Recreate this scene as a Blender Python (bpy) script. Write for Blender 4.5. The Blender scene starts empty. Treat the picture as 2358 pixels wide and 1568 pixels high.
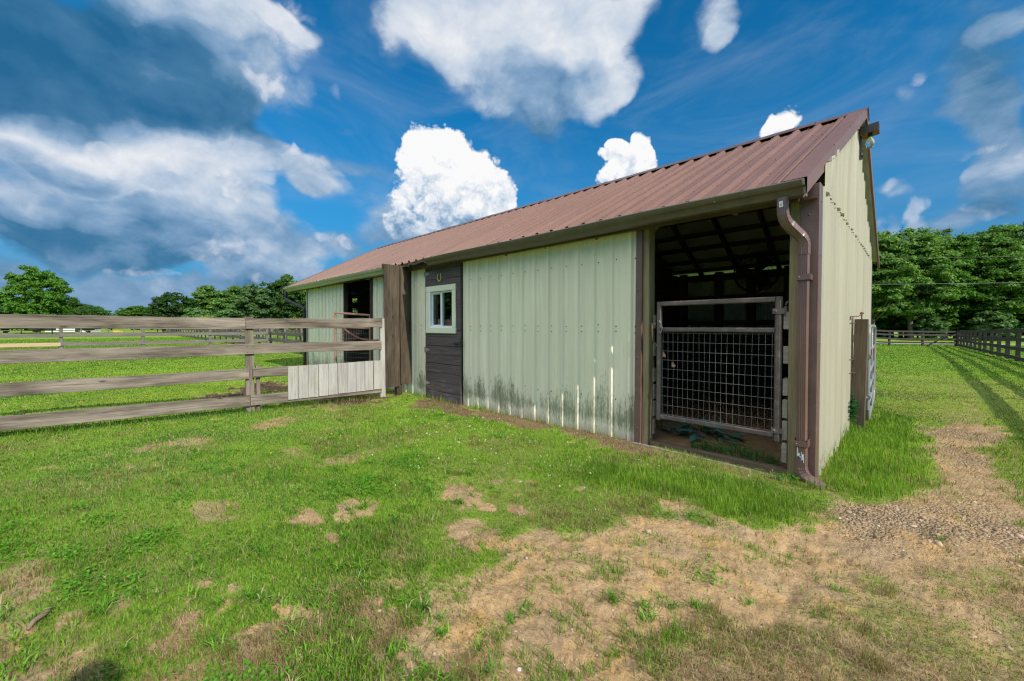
import bpy, math, random
import numpy as np
from mathutils import Vector, Matrix

random.seed(11)
rng = np.random.default_rng(11)
sc = bpy.context.scene
C = sc.collection
R = math.radians

# ------------------------------------------------------------------ camera
CAM_H = 1.23
YAW_A = 45.244                       # angle between the view axis and the barn's length
cam_d = bpy.data.cameras.new('camera')
cam = bpy.data.objects.new('camera', cam_d); C.objects.link(cam)
cam.location = (0, 0, CAM_H)
PITCH = math.atan(20 / 935)
cam.rotation_euler = (math.pi / 2 - PITCH, 0, R(90 - YAW_A))
cam_d.sensor_width = 36.0
cam_d.lens = 36.0 * 935 / 2358
cam_d.shift_y = -12 / 2358
cam_d.clip_start = 0.05
cam_d.clip_end = 4000
sc.camera = cam
FW = np.array([-math.cos(R(YAW_A)), math.sin(R(YAW_A))])
FWA = math.atan2(FW[1], FW[0])

# ------------------------------------------------------------------ node helper
def N(nt, typ, props=None, ins=None):
    n = nt.nodes.new(typ)
    for k, v in (props or {}).items():
        setattr(n, k, v)
    for k, v in (ins or {}).items():
        s = n.inputs[k]
        if isinstance(v, bpy.types.NodeSocket):
            nt.links.new(v, s)
        else:
            s.default_value = v
    return n

def math_(nt, op, a, b=None, c=None, clamp=False):
    ins = {0: a}
    if b is not None: ins[1] = b
    if c is not None: ins[2] = c
    return N(nt, 'ShaderNodeMath', {'operation': op, 'use_clamp': clamp}, ins).outputs[0]

def vmath(nt, op, a, b=None):
    ins = {0: a}
    if b is not None: ins[1] = b
    n = N(nt, 'ShaderNodeVectorMath', {'operation': op}, ins)
    return n.outputs['Value'] if op in ('DOT_PRODUCT', 'LENGTH') else n.outputs[0]

def mix(nt, f, a, b, blend='MIX'):
    n = nt.nodes.new('ShaderNodeMix'); n.data_type = 'RGBA'; n.blend_type = blend
    for s, v in ((n.inputs[0], f), (n.inputs[6], a), (n.inputs[7], b)):
        if isinstance(v, bpy.types.NodeSocket): nt.links.new(v, s)
        else: s.default_value = (v if not isinstance(v, tuple) else (v + (1,))[:4])
    return n.outputs[2]

def ramp(nt, fac, stops, interp='LINEAR'):
    n = nt.nodes.new('ShaderNodeValToRGB'); cr = n.color_ramp; cr.interpolation = interp
    while len(cr.elements) < len(stops): cr.elements.new(0.5)
    for e, (p, c) in zip(cr.elements, stops):
        e.position = p
        e.color = (c, c, c, 1) if isinstance(c, (int, float)) else (c + (1,))[:4]
    nt.links.new(fac, n.inputs[0])
    return n.outputs[0]

def noise(nt, vec, scale, detail=4, rough=0.55, dist=0.0, out='Fac'):
    return N(nt, 'ShaderNodeTexNoise', None, {'Vector': vec, 'Scale': scale, 'Detail': detail, 'Roughness': rough, 'Distortion': dist}).outputs[out]

def mapping(nt, vec, scale=(1, 1, 1), loc=(0, 0, 0)):
    return N(nt, 'ShaderNodeMapping', None, {'Vector': vec, 'Scale': scale, 'Location': loc}).outputs[0]

MATS = {}
def new_mat(name):
    m = bpy.data.materials.new(name); m.use_nodes = True
    nt = m.node_tree
    b = next(n for n in nt.nodes if n.type == 'BSDF_PRINCIPLED')
    MATS[name] = m
    return m, nt, b

def setb(nt, b, **kw):
    for k, v in kw.items():
        k = k.replace('_', ' ')
        s = b.inputs[k]
        if isinstance(v, bpy.types.NodeSocket): nt.links.new(v, s)
        elif isinstance(v, tuple): s.default_value = (v + (1,))[:4]
        else: s.default_value = v

def bump(nt, h, strength=0.3, dist=0.01, normal=None):
    ins = {'Height': h, 'Strength': strength, 'Distance': dist}
    if normal is not None: ins['Normal'] = normal
    return N(nt, 'ShaderNodeBump', None, ins).outputs[0]

def pos(nt): return N(nt, 'ShaderNodeNewGeometry').outputs['Position']
def uv(nt): return N(nt, 'ShaderNodeTexCoord').outputs['UV']

# ------------------------------------------------------------------ materials
def wood_mat(name, light, dark, streak=0.6, knots=True, moss=None, rough=0.85, blotch=0.5):
    m, nt, b = new_mat(name)
    u = uv(nt)
    fine = noise(nt, mapping(nt, u, (3.0, 110, 1)), 1.0, 5, 0.6, 0.4)
    mid = noise(nt, mapping(nt, u, (1.3, 26, 1)), 1.0, 5, 0.65, 1.2)
    big = noise(nt, mapping(nt, u, (1.1, 5, 1)), 1.0, 4, 0.6, 0.3)
    g = math_(nt, 'ADD', math_(nt, 'MULTIPLY', fine, 0.45), math_(nt, 'MULTIPLY', mid, 0.55))
    g = math_(nt, 'ADD', g, math_(nt, 'MULTIPLY', math_(nt, 'SUBTRACT', big, 0.5), blotch))
    col = ramp(nt, g, [(0.30, dark), (0.30 + 0.42 * streak, tuple((a * 0.55 + c * 0.45) for a, c in zip(light, dark))), (0.72, light)])
    crack = ramp(nt, noise(nt, mapping(nt, u, (0.9, 60, 1), (7, 3, 0)), 1.0, 3, 0.5, 0.6), [(0.27, 1.0), (0.33, 0.0)])
    col = mix(nt, math_(nt, 'MULTIPLY', crack, 0.75), col, tuple(c * 0.25 for c in dark))
    if knots:
        vor = N(nt, 'ShaderNodeTexVoronoi', None, {'Vector': mapping(nt, u, (2.4, 7, 1)), 'Scale': 1.0}).outputs['Distance']
        kn = ramp(nt, vor, [(0.05, 1.0), (0.12, 0.0)])
        col = mix(nt, math_(nt, 'MULTIPLY', kn, 0.75), col, tuple(c * 0.35 for c in dark))
    if moss:
        mo = ramp(nt, noise(nt, mapping(nt, u, (3, 14, 1), (3, 0, 0)), 1.0, 5, 0.7), [(0.52, 0.0), (0.68, 1.0)])
        col = mix(nt, math_(nt, 'MULTIPLY', mo, 0.55), col, moss)
    setb(nt, b, Base_Color=col, Roughness=rough, Specular_IOR_Level=0.2)
    h = math_(nt, 'SUBTRACT', g, math_(nt, 'MULTIPLY', crack, 0.8))
    setb(nt, b, Normal=bump(nt, h, 0.7, 0.006))
    return m

wood_mat('weathered_rail', (0.345, 0.275, 0.225), (0.070, 0.054, 0.042), 0.6, True, (0.20, 0.20, 0.12), blotch=1.0)
wood_mat('silver_plank', (0.50, 0.475, 0.445), (0.24, 0.215, 0.195), 0.5, False, (0.36, 0.36, 0.22))
wood_mat('old_post', (0.19, 0.145, 0.095), (0.07, 0.05, 0.032), 0.6, True, None)
wood_mat('dark_barn_board', (0.135, 0.100, 0.070), (0.024, 0.018, 0.013), 0.6, True, (0.09, 0.09, 0.05), blotch=0.9)  # dark old wood, darkened further in place of shade on the wing planks
wood_mat('fresh_board', (0.62, 0.46, 0.30), (0.42, 0.27, 0.15), 0.6, True, None)
wood_mat('distant_rail', (0.25, 0.22, 0.19), (0.10, 0.085, 0.075), 0.6, False, None)
wood_mat('dark_rail', (0.090, 0.078, 0.066), (0.032, 0.028, 0.025), 0.6, False, None)  # shadow side of the right-hand fence is put into this wood colour
wood_mat('stall_lumber', (0.21, 0.175, 0.135), (0.07, 0.058, 0.046), 0.6, False, None)
wood_mat('treated_post', (0.36, 0.29, 0.17), (0.16, 0.12, 0.06), 0.6, True, (0.2, 0.2, 0.1))
wood_mat('cut_lumber', (0.36, 0.33, 0.27), (0.17, 0.145, 0.115), 0.6, True, None)

def door_mat():
    m, nt, b = new_mat('brown_door_paint')
    u = uv(nt); p = pos(nt)
    g = noise(nt, mapping(nt, u, (2, 50, 1)), 1.0, 5, 0.6, 0.3)
    col = ramp(nt, g, [(0.3, (0.055, 0.043, 0.042)), (0.7, (0.125, 0.10, 0.10))])
    wear = noise(nt, mapping(nt, p, (3, 3, 9)), 1.0, 6, 0.7)
    z = N(nt, 'ShaderNodeSeparateXYZ', None, {0: p}).outputs[2]
    low = math_(nt, 'MULTIPLY', math_(nt, 'SUBTRACT', 0.75, z), 0.16)
    wm = ramp(nt, math_(nt, 'ADD', wear, low), [(0.60, 0.0), (0.78, 1.0)])
    col = mix(nt, math_(nt, 'MULTIPLY', wm, 0.6), col, (0.24, 0.22, 0.20))
    setb(nt, b, Base_Color=col, Roughness=0.7, Normal=bump(nt, g, 0.5, 0.004), Specular_IOR_Level=0.3)
door_mat()

def siding(name, base, stained):
    m, nt, b = new_mat(name)
    p = pos(nt)
    st = noise(nt, mapping(nt, p, (9, 9, 0.35)), 1.0, 5, 0.6)
    col = mix(nt, ramp(nt, st, [(0.35, 0.0), (0.7, 1.0)]), base, tuple(c * 0.80 for c in base))
    dirt = ramp(nt, noise(nt, mapping(nt, p, (1.3, 1.3, 0.8)), 1.0, 6, 0.65), [(0.45, 0.0), (0.8, 1.0)])
    col = mix(nt, math_(nt, 'MULTIPLY', dirt, 0.35), col, tuple(c * q for c, q in zip(base, (0.80, 0.78, 0.70))))
    if stained:
        z = N(nt, 'ShaderNodeSeparateXYZ', None, {0: p}).outputs[2]
        streak = noise(nt, mapping(nt, p, (26, 4, 1.8)), 1.0, 6, 0.7, 0.2)
        broad = noise(nt, mapping(nt, p, (2.1, 1, 0.8)), 1.0, 3, 0.5)
        a = math_(nt, 'MULTIPLY', math_(nt, 'SUBTRACT', 0.56, z), 1.30)
        a = math_(nt, 'MINIMUM', a, 0.46)
        a = math_(nt, 'ADD', a, math_(nt, 'MULTIPLY', math_(nt, 'SUBTRACT', streak, 0.5), 1.35))
        a = math_(nt, 'ADD', a, math_(nt, 'MULTIPLY', math_(nt, 'SUBTRACT', broad, 0.5), 1.5))
        speck = noise(nt, mapping(nt, p, (60, 9, 16)), 1.0, 4, 0.7)
        a = math_(nt, 'ADD', a, math_(nt, 'MULTIPLY', math_(nt, 'SUBTRACT', speck, 0.5), 1.1))
        a = math_(nt, 'SUBTRACT', a, math_(nt, 'MULTIPLY', math_(nt, 'SUBTRACT', 0.20, z, clamp=True), 2.6))
        s = ramp(nt, a, [(0.16, 0.0), (0.50, 1.0)])
        col = mix(nt, math_(nt, 'MULTIPLY', s, 0.74), col, (0.095, 0.110, 0.045))
        foot = ramp(nt, math_(nt, 'ADD', z, math_(nt, 'MULTIPLY', broad, 0.12)), [(0.06, 1.0), (0.17, 0.0)])
        col = mix(nt, math_(nt, 'MULTIPLY', foot, 0.5), col, (0.24, 0.2, 0.14))
        tint = ramp(nt, noise(nt, mapping(nt, p, (0.7, 0.7, 0.5), (4, 0, 0)), 1.0, 4, 0.6), [(0.4, 0.0), (0.75, 1.0)])
        col = mix(nt, math_(nt, 'MULTIPLY', tint, 0.25), col, (0.52, 0.58, 0.36))
    wav = noise(nt, mapping(nt, p, (2.5, 2.5, 1.0)), 1.0, 3, 0.5)
    setb(nt, b, Base_Color=col, Roughness=0.42, Specular_IOR_Level=0.45, Normal=bump(nt, wav, 0.35, 0.02))
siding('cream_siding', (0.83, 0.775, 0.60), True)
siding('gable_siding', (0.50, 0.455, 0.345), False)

def metal_paint(name, base, rough=0.4, var=0.3, spec=0.5, dust=(0.3, 0.25, 0.2), dusty=0.25, stretch=(2.0, 2.0, 2.0)):
    m, nt, b = new_mat(name)
    p = pos(nt)
    v = noise(nt, mapping(nt, p, stretch), 1.0, 6, 0.65)
    col = mix(nt, ramp(nt, v, [(0.3, 0.0), (0.75, 1.0)]), base, tuple(c * (1 - var) for c in base))
    d = ramp(nt, noise(nt, p, 11.0, 5, 0.7), [(0.5, 0.0), (0.8, 1.0)])
    col = mix(nt, math_(nt, 'MULTIPLY', d, dusty), col, dust)
    setb(nt, b, Base_Color=col, Roughness=rough, Specular_IOR_Level=spec, Normal=bump(nt, noise(nt, p, 5.0, 3, 0.5), 0.15, 0.01))
metal_paint('roof_brown', (0.225, 0.118, 0.083), 0.42, 0.30, 0.45, (0.30, 0.19, 0.145), 0.30, stretch=(3.5, 0.45, 0.8))
metal_paint('trim_brown', (0.155, 0.090, 0.075), 0.4, 0.25)
metal_paint('pipe_brown', (0.17, 0.095, 0.08), 0.28, 0.2, 0.55)
metal_paint('gutter_brown', (0.13, 0.10, 0.08), 0.38, 0.2)
metal_paint('gutter_pale', (0.42, 0.42, 0.34), 0.4, 0.25)
metal_paint('lip_silver', (0.42, 0.36, 0.38), 0.25, 0.2)
metal_paint('black_pipe', (0.02, 0.017, 0.016), 0.4, 0.2)
metal_paint('roof_underside', (0.78, 0.86, 0.82), 0.5, 0.3, 0.4, (0.66, 0.72, 0.68), 0.4)
metal_paint('gate_steel', (0.125, 0.098, 0.085), 0.6, 0.3, 0.3, (0.30, 0.28, 0.25), 0.5)
metal_paint('gate_rust', (0.38, 0.20, 0.15), 0.55, 0.3, 0.4, (0.3, 0.15, 0.1), 0.4)
metal_paint('mesh_wire', (0.21, 0.19, 0.17), 0.4, 0.2, 0.5)
metal_paint('galvanised', (0.24, 0.245, 0.24), 0.42, 0.2, 0.5)
metal_paint('rust', (0.18, 0.07, 0.04), 0.8, 0.4, 0.2)
metal_paint('rust_red', (0.34, 0.13, 0.09), 0.7, 0.4, 0.3)
metal_paint('screw_dark', (0.06, 0.055, 0.05), 0.5, 0.2)
metal_paint('black_iron', (0.015, 0.015, 0.016), 0.5, 0.2)
metal_paint('lamp_bronze', (0.04, 0.035, 0.034), 0.4, 0.2)
metal_paint('lamp_inner', (0.55, 0.28, 0.07), 0.4, 0.2)
metal_paint('window_trim', (0.72, 0.72, 0.56), 0.5, 0.15, 0.3, (0.5, 0.5, 0.38), 0.3)
metal_paint('sash_white', (0.78, 0.82, 0.84), 0.4, 0.1)
metal_paint('sticker', (0.62, 0.72, 0.72), 0.5, 0.1)
metal_paint('white_paint', (0.75, 0.75, 0.74), 0.5, 0.1)
metal_paint('grey_shingle', (0.25, 0.24, 0.23), 0.8, 0.3, 0.2)
metal_paint('dark_paint', (0.03, 0.033, 0.04), 0.4, 0.2)
metal_paint('yellow_paint', (0.75, 0.55, 0.06), 0.4, 0.15)
metal_paint('rubber', (0.02, 0.02, 0.02), 0.8, 0.2, 0.2)
metal_paint('red_tag', (0.35, 0.05, 0.03), 0.5, 0.2)
metal_paint('horseshoe_yellow', (0.5, 0.46, 0.16), 0.5, 0.2)
metal_paint('power_cable', (0.30, 0.31, 0.31), 0.4, 0.1)
metal_paint('fan_black', (0.012, 0.012, 0.013), 0.5, 0.2)
metal_paint('stall_wall_metal', (0.72, 0.78, 0.72), 0.5, 0.3, 0.4, (0.3, 0.33, 0.28), 0.4)

metal_paint('skin', (0.45, 0.28, 0.2), 0.6, 0.1, 0.3)
metal_paint('hair_dark', (0.03, 0.022, 0.016), 0.7, 0.2, 0.3)
metal_paint('cloth_navy', (0.03, 0.04, 0.08), 0.9, 0.2, 0.1)
metal_paint('cloth_grey', (0.10, 0.10, 0.10), 0.9, 0.2, 0.1)
metal_paint('stick_brown', (0.24, 0.165, 0.115), 0.85, 0.3, 0.2)

def glass_mats():
    m, nt, b = new_mat('window_glass')
    p = pos(nt)
    nt.nodes.remove(b)
    t = N(nt, 'ShaderNodeBsdfTransparent', None, {'Color': (0.72, 0.76, 0.76, 1)})
    g = N(nt, 'ShaderNodeBsdfGlossy', None, {'Color': (1, 1, 1, 1), 'Roughness': 0.015,
          'Normal': bump(nt, noise(nt, p, 3.0, 2, 0.5), 0.05, 0.01)})
    f = N(nt, 'ShaderNodeFresnel', None, {'IOR': 2.0})
    ms = N(nt, 'ShaderNodeMixShader', None, {0: f.outputs[0], 1: t.outputs[0], 2: g.outputs[0]})
    out = next(n for n in nt.nodes if n.type == 'OUTPUT_MATERIAL')
    nt.links.new(ms.outputs[0], out.inputs[0])
    m, nt, b = new_mat('bulb_glass')
    setb(nt, b, Base_Color=(0.9, 0.92, 0.9), Roughness=0.03, Transmission_Weight=0.85, IOR=1.45)
glass_mats()

def leaf_mat(name, lo, hi, attr=None, trans=0.42, rnd=0.42, gloss=0.25):
    m, nt, b = new_mat(name)
    if attr:
        col = N(nt, 'ShaderNodeAttribute', {'attribute_name': attr}).outputs['Color']
    else:
        r = N(nt, 'ShaderNodeNewGeometry').outputs['Random Per Island']
        o = N(nt, 'ShaderNodeObjectInfo').outputs['Random']
        col = ramp(nt, r, [(0.0, lo), (1.0, hi)])
        col = mix(nt, 1.0, col, ramp(nt, o, [(0.0, 1 - rnd), (1.0, 1 + rnd * 0.6)]), 'MULTIPLY')
    setb(nt, b, Base_Color=col, Roughness=0.55, Specular_IOR_Level=gloss)
    tr = N(nt, 'ShaderNodeBsdfTranslucent', None, {'Color': mix(nt, 1.0, col, (1.0, 1.15, 0.55), 'MULTIPLY')})
    ms = N(nt, 'ShaderNodeMixShader', None, {0: trans, 1: b.outputs[0], 2: tr.outputs[0]})
    out = next(n for n in nt.nodes if n.type == 'OUTPUT_MATERIAL')
    nt.links.new(ms.outputs[0], out.inputs[0])
    return m
leaf_mat('grass_blade', None, None, 'tint', 0.35, gloss=0.2)
leaf_mat('leaf_mid', (0.050, 0.140, 0.014), (0.140, 0.300, 0.032))
leaf_mat('leaf_dark', (0.034, 0.105, 0.018), (0.100, 0.220, 0.036))
leaf_mat('leaf_light', (0.085, 0.180, 0.050), (0.210, 0.340, 0.115))
leaf_mat('leaf_forest', (0.048, 0.140, 0.024), (0.250, 0.410, 0.085))
leaf_mat('leaf_yellow', (0.16, 0.22, 0.01), (0.32, 0.36, 0.03))
leaf_mat('leaf_weed', (0.06, 0.26, 0.05), (0.14, 0.45, 0.10))
leaf_mat('leaf_dock', (0.015, 0.10, 0.02), (0.04, 0.2, 0.045))
leaf_mat('leaf_blue', (0.05, 0.15, 0.13), (0.08, 0.22, 0.20))

def bark():
    m, nt, b = new_mat('bark')
    p = pos(nt)
    g = noise(nt, mapping(nt, p, (6, 6, 1.2)), 1.0, 5, 0.6)
    setb(nt, b, Base_Color=ramp(nt, g, [(0.3, (0.05, 0.04, 0.03)), (0.7, (0.19, 0.16, 0.125))]), Roughness=0.9,
         Normal=bump(nt, g, 0.8, 0.03))
bark()

# ------------------------------------------------------------------ mesh builder
class MB:
    def __init__(s): s.v = []; s.f = []; s.m = []; s.u = []
    def add(s, vs, fs, mi=0, uvs=None):
        o = len(s.v); s.v += [tuple(v) for v in vs]
        for i, f in enumerate(fs):
            s.f.append([o + k for k in f]); s.m.append(mi)
            s.u.append(uvs[i] if uvs else [(0, 0)] * len(f))
    def frame_box(s, o, ax, ay, az, mi=0, uvoff=None):
        """box at corner o spanned by three vectors; longest runs along the grain"""
        o, ax, ay, az = Vector(o), Vector(ax), Vector(ay), Vector(az)
        P = [o + ax * i + ay * j + az * k for k in (0, 1) for j in (0, 1) for i in (0, 1)]
        F = [(0, 2, 3, 1), (4, 5, 7, 6), (0, 1, 5, 4), (2, 6, 7, 3), (0, 4, 6, 2), (1, 3, 7, 5)]
        if ax.cross(ay).dot(az) < 0: F = [tuple(reversed(f)) for f in F]
        L = [ax.length, ay.length, az.length]; g = L.index(max(L))
        off = random.uniform(0, 40) if uvoff is None else uvoff
        w = [(0, 0, 0)] * 8
        loc = [(L[0] * (q & 1), L[1] * ((q >> 1) & 1), L[2] * ((q >> 2) & 1)) for q in range(8)]
        oth = [i for i in range(3) if i != g]
        uvs = [[(loc[q][g] + off, loc[q][oth[0]] + 1.31 * loc[q][oth[1]] + off) for q in f] for f in F]
        s.add(P, F, mi, uvs)
    def box(s, lo, hi, mi=0):
        s.frame_box(lo, (hi[0] - lo[0], 0, 0), (0, hi[1] - lo[1], 0), (0, 0, hi[2] - lo[2]), mi)
    def board(s, p0, p1, w, t, up=(0, 0, 1), mi=0, jit=0.003, bow=0.0, seg=None, ch=0.004):
        """a sawn board from p0 to p1 (centre line), w wide along up, t thick, with eased edges and a little wander"""
        p0, p1 = Vector(p0), Vector(p1); d = p1 - p0; L = d.length; d.normalize()
        up = Vector(up); up = (up - d * up.dot(d)).normalized(); nrm = d.cross(up).normalized()
        n = seg or max(1, int(L / 0.22)); off = random.uniform(0, 60)
        hw, ht = w / 2, t / 2; c = min(ch, t * 0.25)
        prof = [(-hw + c, -ht), (hw - c, -ht), (hw, -ht + c), (hw, ht - c), (hw - c, ht), (-hw + c, ht), (-hw, ht - c), (-hw, -ht + c)]
        per = [0]
        for i in range(8):
            a, b = prof[i], prof[(i + 1) % 8]; per.append(per[-1] + math.hypot(b[0] - a[0], b[1] - a[1]))
        ph = random.uniform(0, 9); vs = []
        for k in range(n + 1):
            q = k / n; b = bow * math.sin(math.pi * q); wv = jit * math.sin(q * L * 2.3 + ph) + random.uniform(-jit, jit) * 0.5
            for (x, y) in prof:
                e = random.uniform(-jit, jit) * 0.4
                vs.append(p0 + d * (L * q) + up * (x + b + wv + e) + nrm * (y + wv * 0.4))
        fs, us = [], []
        for k in range(n):
            for i in range(8):
                j = (i + 1) % 8
                fs.append((k * 8 + i, (k + 1) * 8 + i, (k + 1) * 8 + j, k * 8 + j))
                u0, u1 = off + L * k / n, off + L * (k + 1) / n
                us.append([(u0, per[i] + off), (u1, per[i] + off), (u1, per[i + 1] + off), (u0, per[i + 1] + off)])
        fs.append(tuple(range(8))); us.append([(off + p[1], off + p[0]) for p in prof])
        fs.append(tuple(n * 8 + i for i in reversed(range(8)))); us.append([(off + p[1], off + p[0]) for p in reversed(prof)])
        s.add(vs, fs, mi, us)
    def tube(s, pts, r, n=8, mi=0, cap=True):
        pts = [Vector(p) for p in pts]; rs = r if isinstance(r, (list, tuple)) else [r] * len(pts)
        vs, fs = [], []; prev = None
        for k, p in enumerate(pts):
            d = (pts[min(k + 1, len(pts) - 1)] - pts[max(k - 1, 0)]).normalized()
            if prev is None:
                a = Vector((0, 0, 1)) if abs(d.z) < 0.9 else Vector((1, 0, 0))
                x = d.cross(a).normalized()
            else:
                x = (prev - d * prev.dot(d)).normalized()
            prev = x; y = d.cross(x)
            for i in range(n):
                t = 2 * math.pi * i / n
                vs.append(p + x * (rs[k] * math.cos(t)) + y * (rs[k] * math.sin(t)))
        for k in range(len(pts) - 1):
            for i in range(n):
                j = (i + 1) % n
                fs.append((k * n + i, k * n + j, (k + 1) * n + j, (k + 1) * n + i))
        if cap:
            fs.append(tuple(reversed(range(n)))); fs.append(tuple((len(pts) - 1) * n + i for i in range(n)))
        s.add(vs, fs, mi)
    def sweep(s, pts, prof, side, mi=0, scales=None, cap=True):
        """sweep closed 2-D profile along pts; side = the profile's fixed x axis"""
        pts = [Vector(p) for p in pts]; side = Vector(side).normalized(); n = len(prof); vs, fs = [], []
        for k, p in enumerate(pts):
            d = (pts[min(k + 1, len(pts) - 1)] - pts[max(k - 1, 0)]).normalized()
            x = (side - d * side.dot(d)).normalized(); y = d.cross(x); q = scales[k] if scales else 1
            vs += [p + x * (a * q) + y * (b * q) for a, b in prof]
        for k in range(len(pts) - 1):
            for i in range(n):
                j = (i + 1) % n; fs.append((k * n + i, k * n + j, (k + 1) * n + j, (k + 1) * n + i))
        if cap:
            fs.append(tuple(reversed(range(n)))); fs.append(tuple((len(pts) - 1) * n + i for i in range(n)))
        s.add(vs, fs, mi)
    def extrude(s, prof, d, mi=0, closed=False, cap=False):
        """open or closed 3-D polyline extruded by vector d"""
        n = len(prof); d = Vector(d); vs = [Vector(p) for p in prof] + [Vector(p) + d for p in prof]
        fs = [(i, i + 1, n + i + 1, n + i) for i in range(n - 1)]
        if closed: fs.append((n - 1, 0, n, 2 * n - 1))
        if cap: fs.append(tuple(reversed(range(n)))); fs.append(tuple(range(n, 2 * n)))
        s.add(vs, fs, mi)
    def dome(s, c, nrm, r, mi=0, h=0.6):
        c, nrm = Vector(c), Vector(nrm).normalized()
        a = Vector((0, 0, 1)) if abs(nrm.z) < 0.9 else Vector((1, 0, 0)); x = nrm.cross(a).normalized(); y = nrm.cross(x)
        vs = [c + (x * math.cos(t) + y * math.sin(t)) * r for t in [i * math.pi / 3 for i in range(6)]]
        vs += [c + nrm * r * h + (x * math.cos(t) + y * math.sin(t)) * r * 0.55 for t in [i * math.pi / 3 for i in range(6)]]
        s.add(vs, [(i, (i + 1) % 6, 6 + (i + 1) % 6, 6 + i) for i in range(6)] + [tuple(range(6, 12))], mi)
    def build(s, name, mats, parent=None, smooth=False, link=True):
        off = Vector(parent_loc(parent)) if parent is not None else Vector((0, 0, 0))
        me = bpy.data.meshes.new(name)
        me.from_pydata([tuple(Vector(v) - off) for v in s.v], [], s.f)
        for m in (mats if isinstance(mats, (list, tuple)) else [mats]): me.materials.append(MATS[m])
        me.polygons.foreach_set('material_index', s.m)
        l = me.uv_layers.new(name='UVMap')
        l.data.foreach_set('uv', [c for f in s.u for p in f for c in p])
        if smooth: me.polygons.foreach_set('use_smooth', [True] * len(me.polygons))
        me.update()
        o = bpy.data.objects.new(name, me)
        if link: C.objects.link(o)
        if parent is not None: o.parent = parent
        return o

def parent_loc(o):
    L = Vector((0, 0, 0))
    while o is not None: L = L + o.location; o = o.parent
    return L

def tag(o, label=None, cat=None, group=None, kind=None):
    if label: o['label'] = label
    if cat: o['category'] = cat
    if group: o['group'] = group
    if kind: o['kind'] = kind
    return o

def thing(name, label, cat, loc=(0, 0, 0), group=None):
    o = bpy.data.objects.new(name, None); C.objects.link(o)
    o.empty_display_size = 0.2; o.location = loc
    return tag(o, label, cat, group)

def copy_tree(root, loc, rotz=0, scale=(1, 1, 1), label=None, cat=None, group=None, name=None):
    r = root.copy(); C.objects.link(r); r.location = loc; r.rotation_euler = (0, 0, rotz); r.scale = scale
    if label: r['label'] = label
    if cat: r['category'] = cat
    if group: r['group'] = group
    if name: r.name = name
    for ch in list(root.children):
        c = ch.copy(); C.objects.link(c); c.parent = r
    return r

def sheet_mesh(name, verts, faces_flat, loop_tot, mat, attrs=None, smooth=True):
    """large mesh from numpy arrays"""
    me = bpy.data.meshes.new(name)
    me.vertices.add(len(verts)); me.vertices.foreach_set('co', np.ascontiguousarray(verts, dtype=np.float32).ravel())
    me.loops.add(len(faces_flat)); me.loops.foreach_set('vertex_index', faces_flat.astype(np.int32))
    me.polygons.add(len(loop_tot))
    st = np.zeros(len(loop_tot), np.int32); st[1:] = np.cumsum(loop_tot)[:-1]
    me.polygons.foreach_set('loop_start', st)
    try: me.polygons.foreach_set('loop_total', loop_tot.astype(np.int32))
    except Exception: pass
    if smooth: me.polygons.foreach_set('use_smooth', np.ones(len(loop_tot), dtype=bool))
    me.update(calc_edges=True)
    for nm, dom, arr in (attrs or []):
        a = me.attributes.new(nm, 'FLOAT_COLOR', dom)
        a.data.foreach_set('color', np.ascontiguousarray(arr, dtype=np.float32).ravel())
    me.materials.append(MATS[mat])
    o = bpy.data.objects.new(name, me); C.objects.link(o)
    return o
# ------------------------------------------------------------------ ground fields (all in metres on the ground)
def vnoise(x, y, seed=0):
    xi, yi = np.floor(x), np.floor(y); xf, yf = x - xi, y - yi
    def h(a, b):
        q = np.sin(a * 127.1 + b * 311.7 + seed * 74.7) * 43758.5453
        return q - np.floor(q)
    u, v = xf * xf * (3 - 2 * xf), yf * yf * (3 - 2 * yf)
    return (h(xi, yi) * (1 - u) + h(xi + 1, yi) * u) * (1 - v) + (h(xi, yi + 1) * (1 - u) + h(xi + 1, yi + 1) * u) * v
def fbm(x, y, seed=0, oct=4, gain=0.5):
    a, s, t = 1.0, 0.0, 0.0
    for i in range(oct):
        s = s + a * vnoise(x * 2 ** i + 13.7 * i, y * 2 ** i - 7.3 * i, seed + i); t += a; a *= gain
    return s / t
def sstep(a, b, x):
    t = np.clip((x - a) / (b - a), 0, 1); return t * t * (3 - 2 * t)
def sdf_poly(px, py, poly):
    """signed distance, negative inside"""
    d = np.full(px.shape, 1e9); inside = np.zeros(px.shape, bool); n = len(poly)
    for i in range(n):
        ax, ay = poly[i]; bx, by = poly[(i + 1) % n]; ex, ey = bx - ax, by - ay
        wx, wy = px - ax, py - ay
        t = np.clip((wx * ex + wy * ey) / (ex * ex + ey * ey + 1e-12), 0, 1)
        d = np.minimum(d, (wx - ex * t) ** 2 + (wy - ey * t) ** 2)
        c = (ay <= py) != (by <= py)
        xs = ax + (py - ay) * ex / (ey if abs(ey) > 1e-9 else 1e-9)
        inside ^= c & (px < xs)
    d = np.sqrt(d); return np.where(inside, -d, d)

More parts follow.
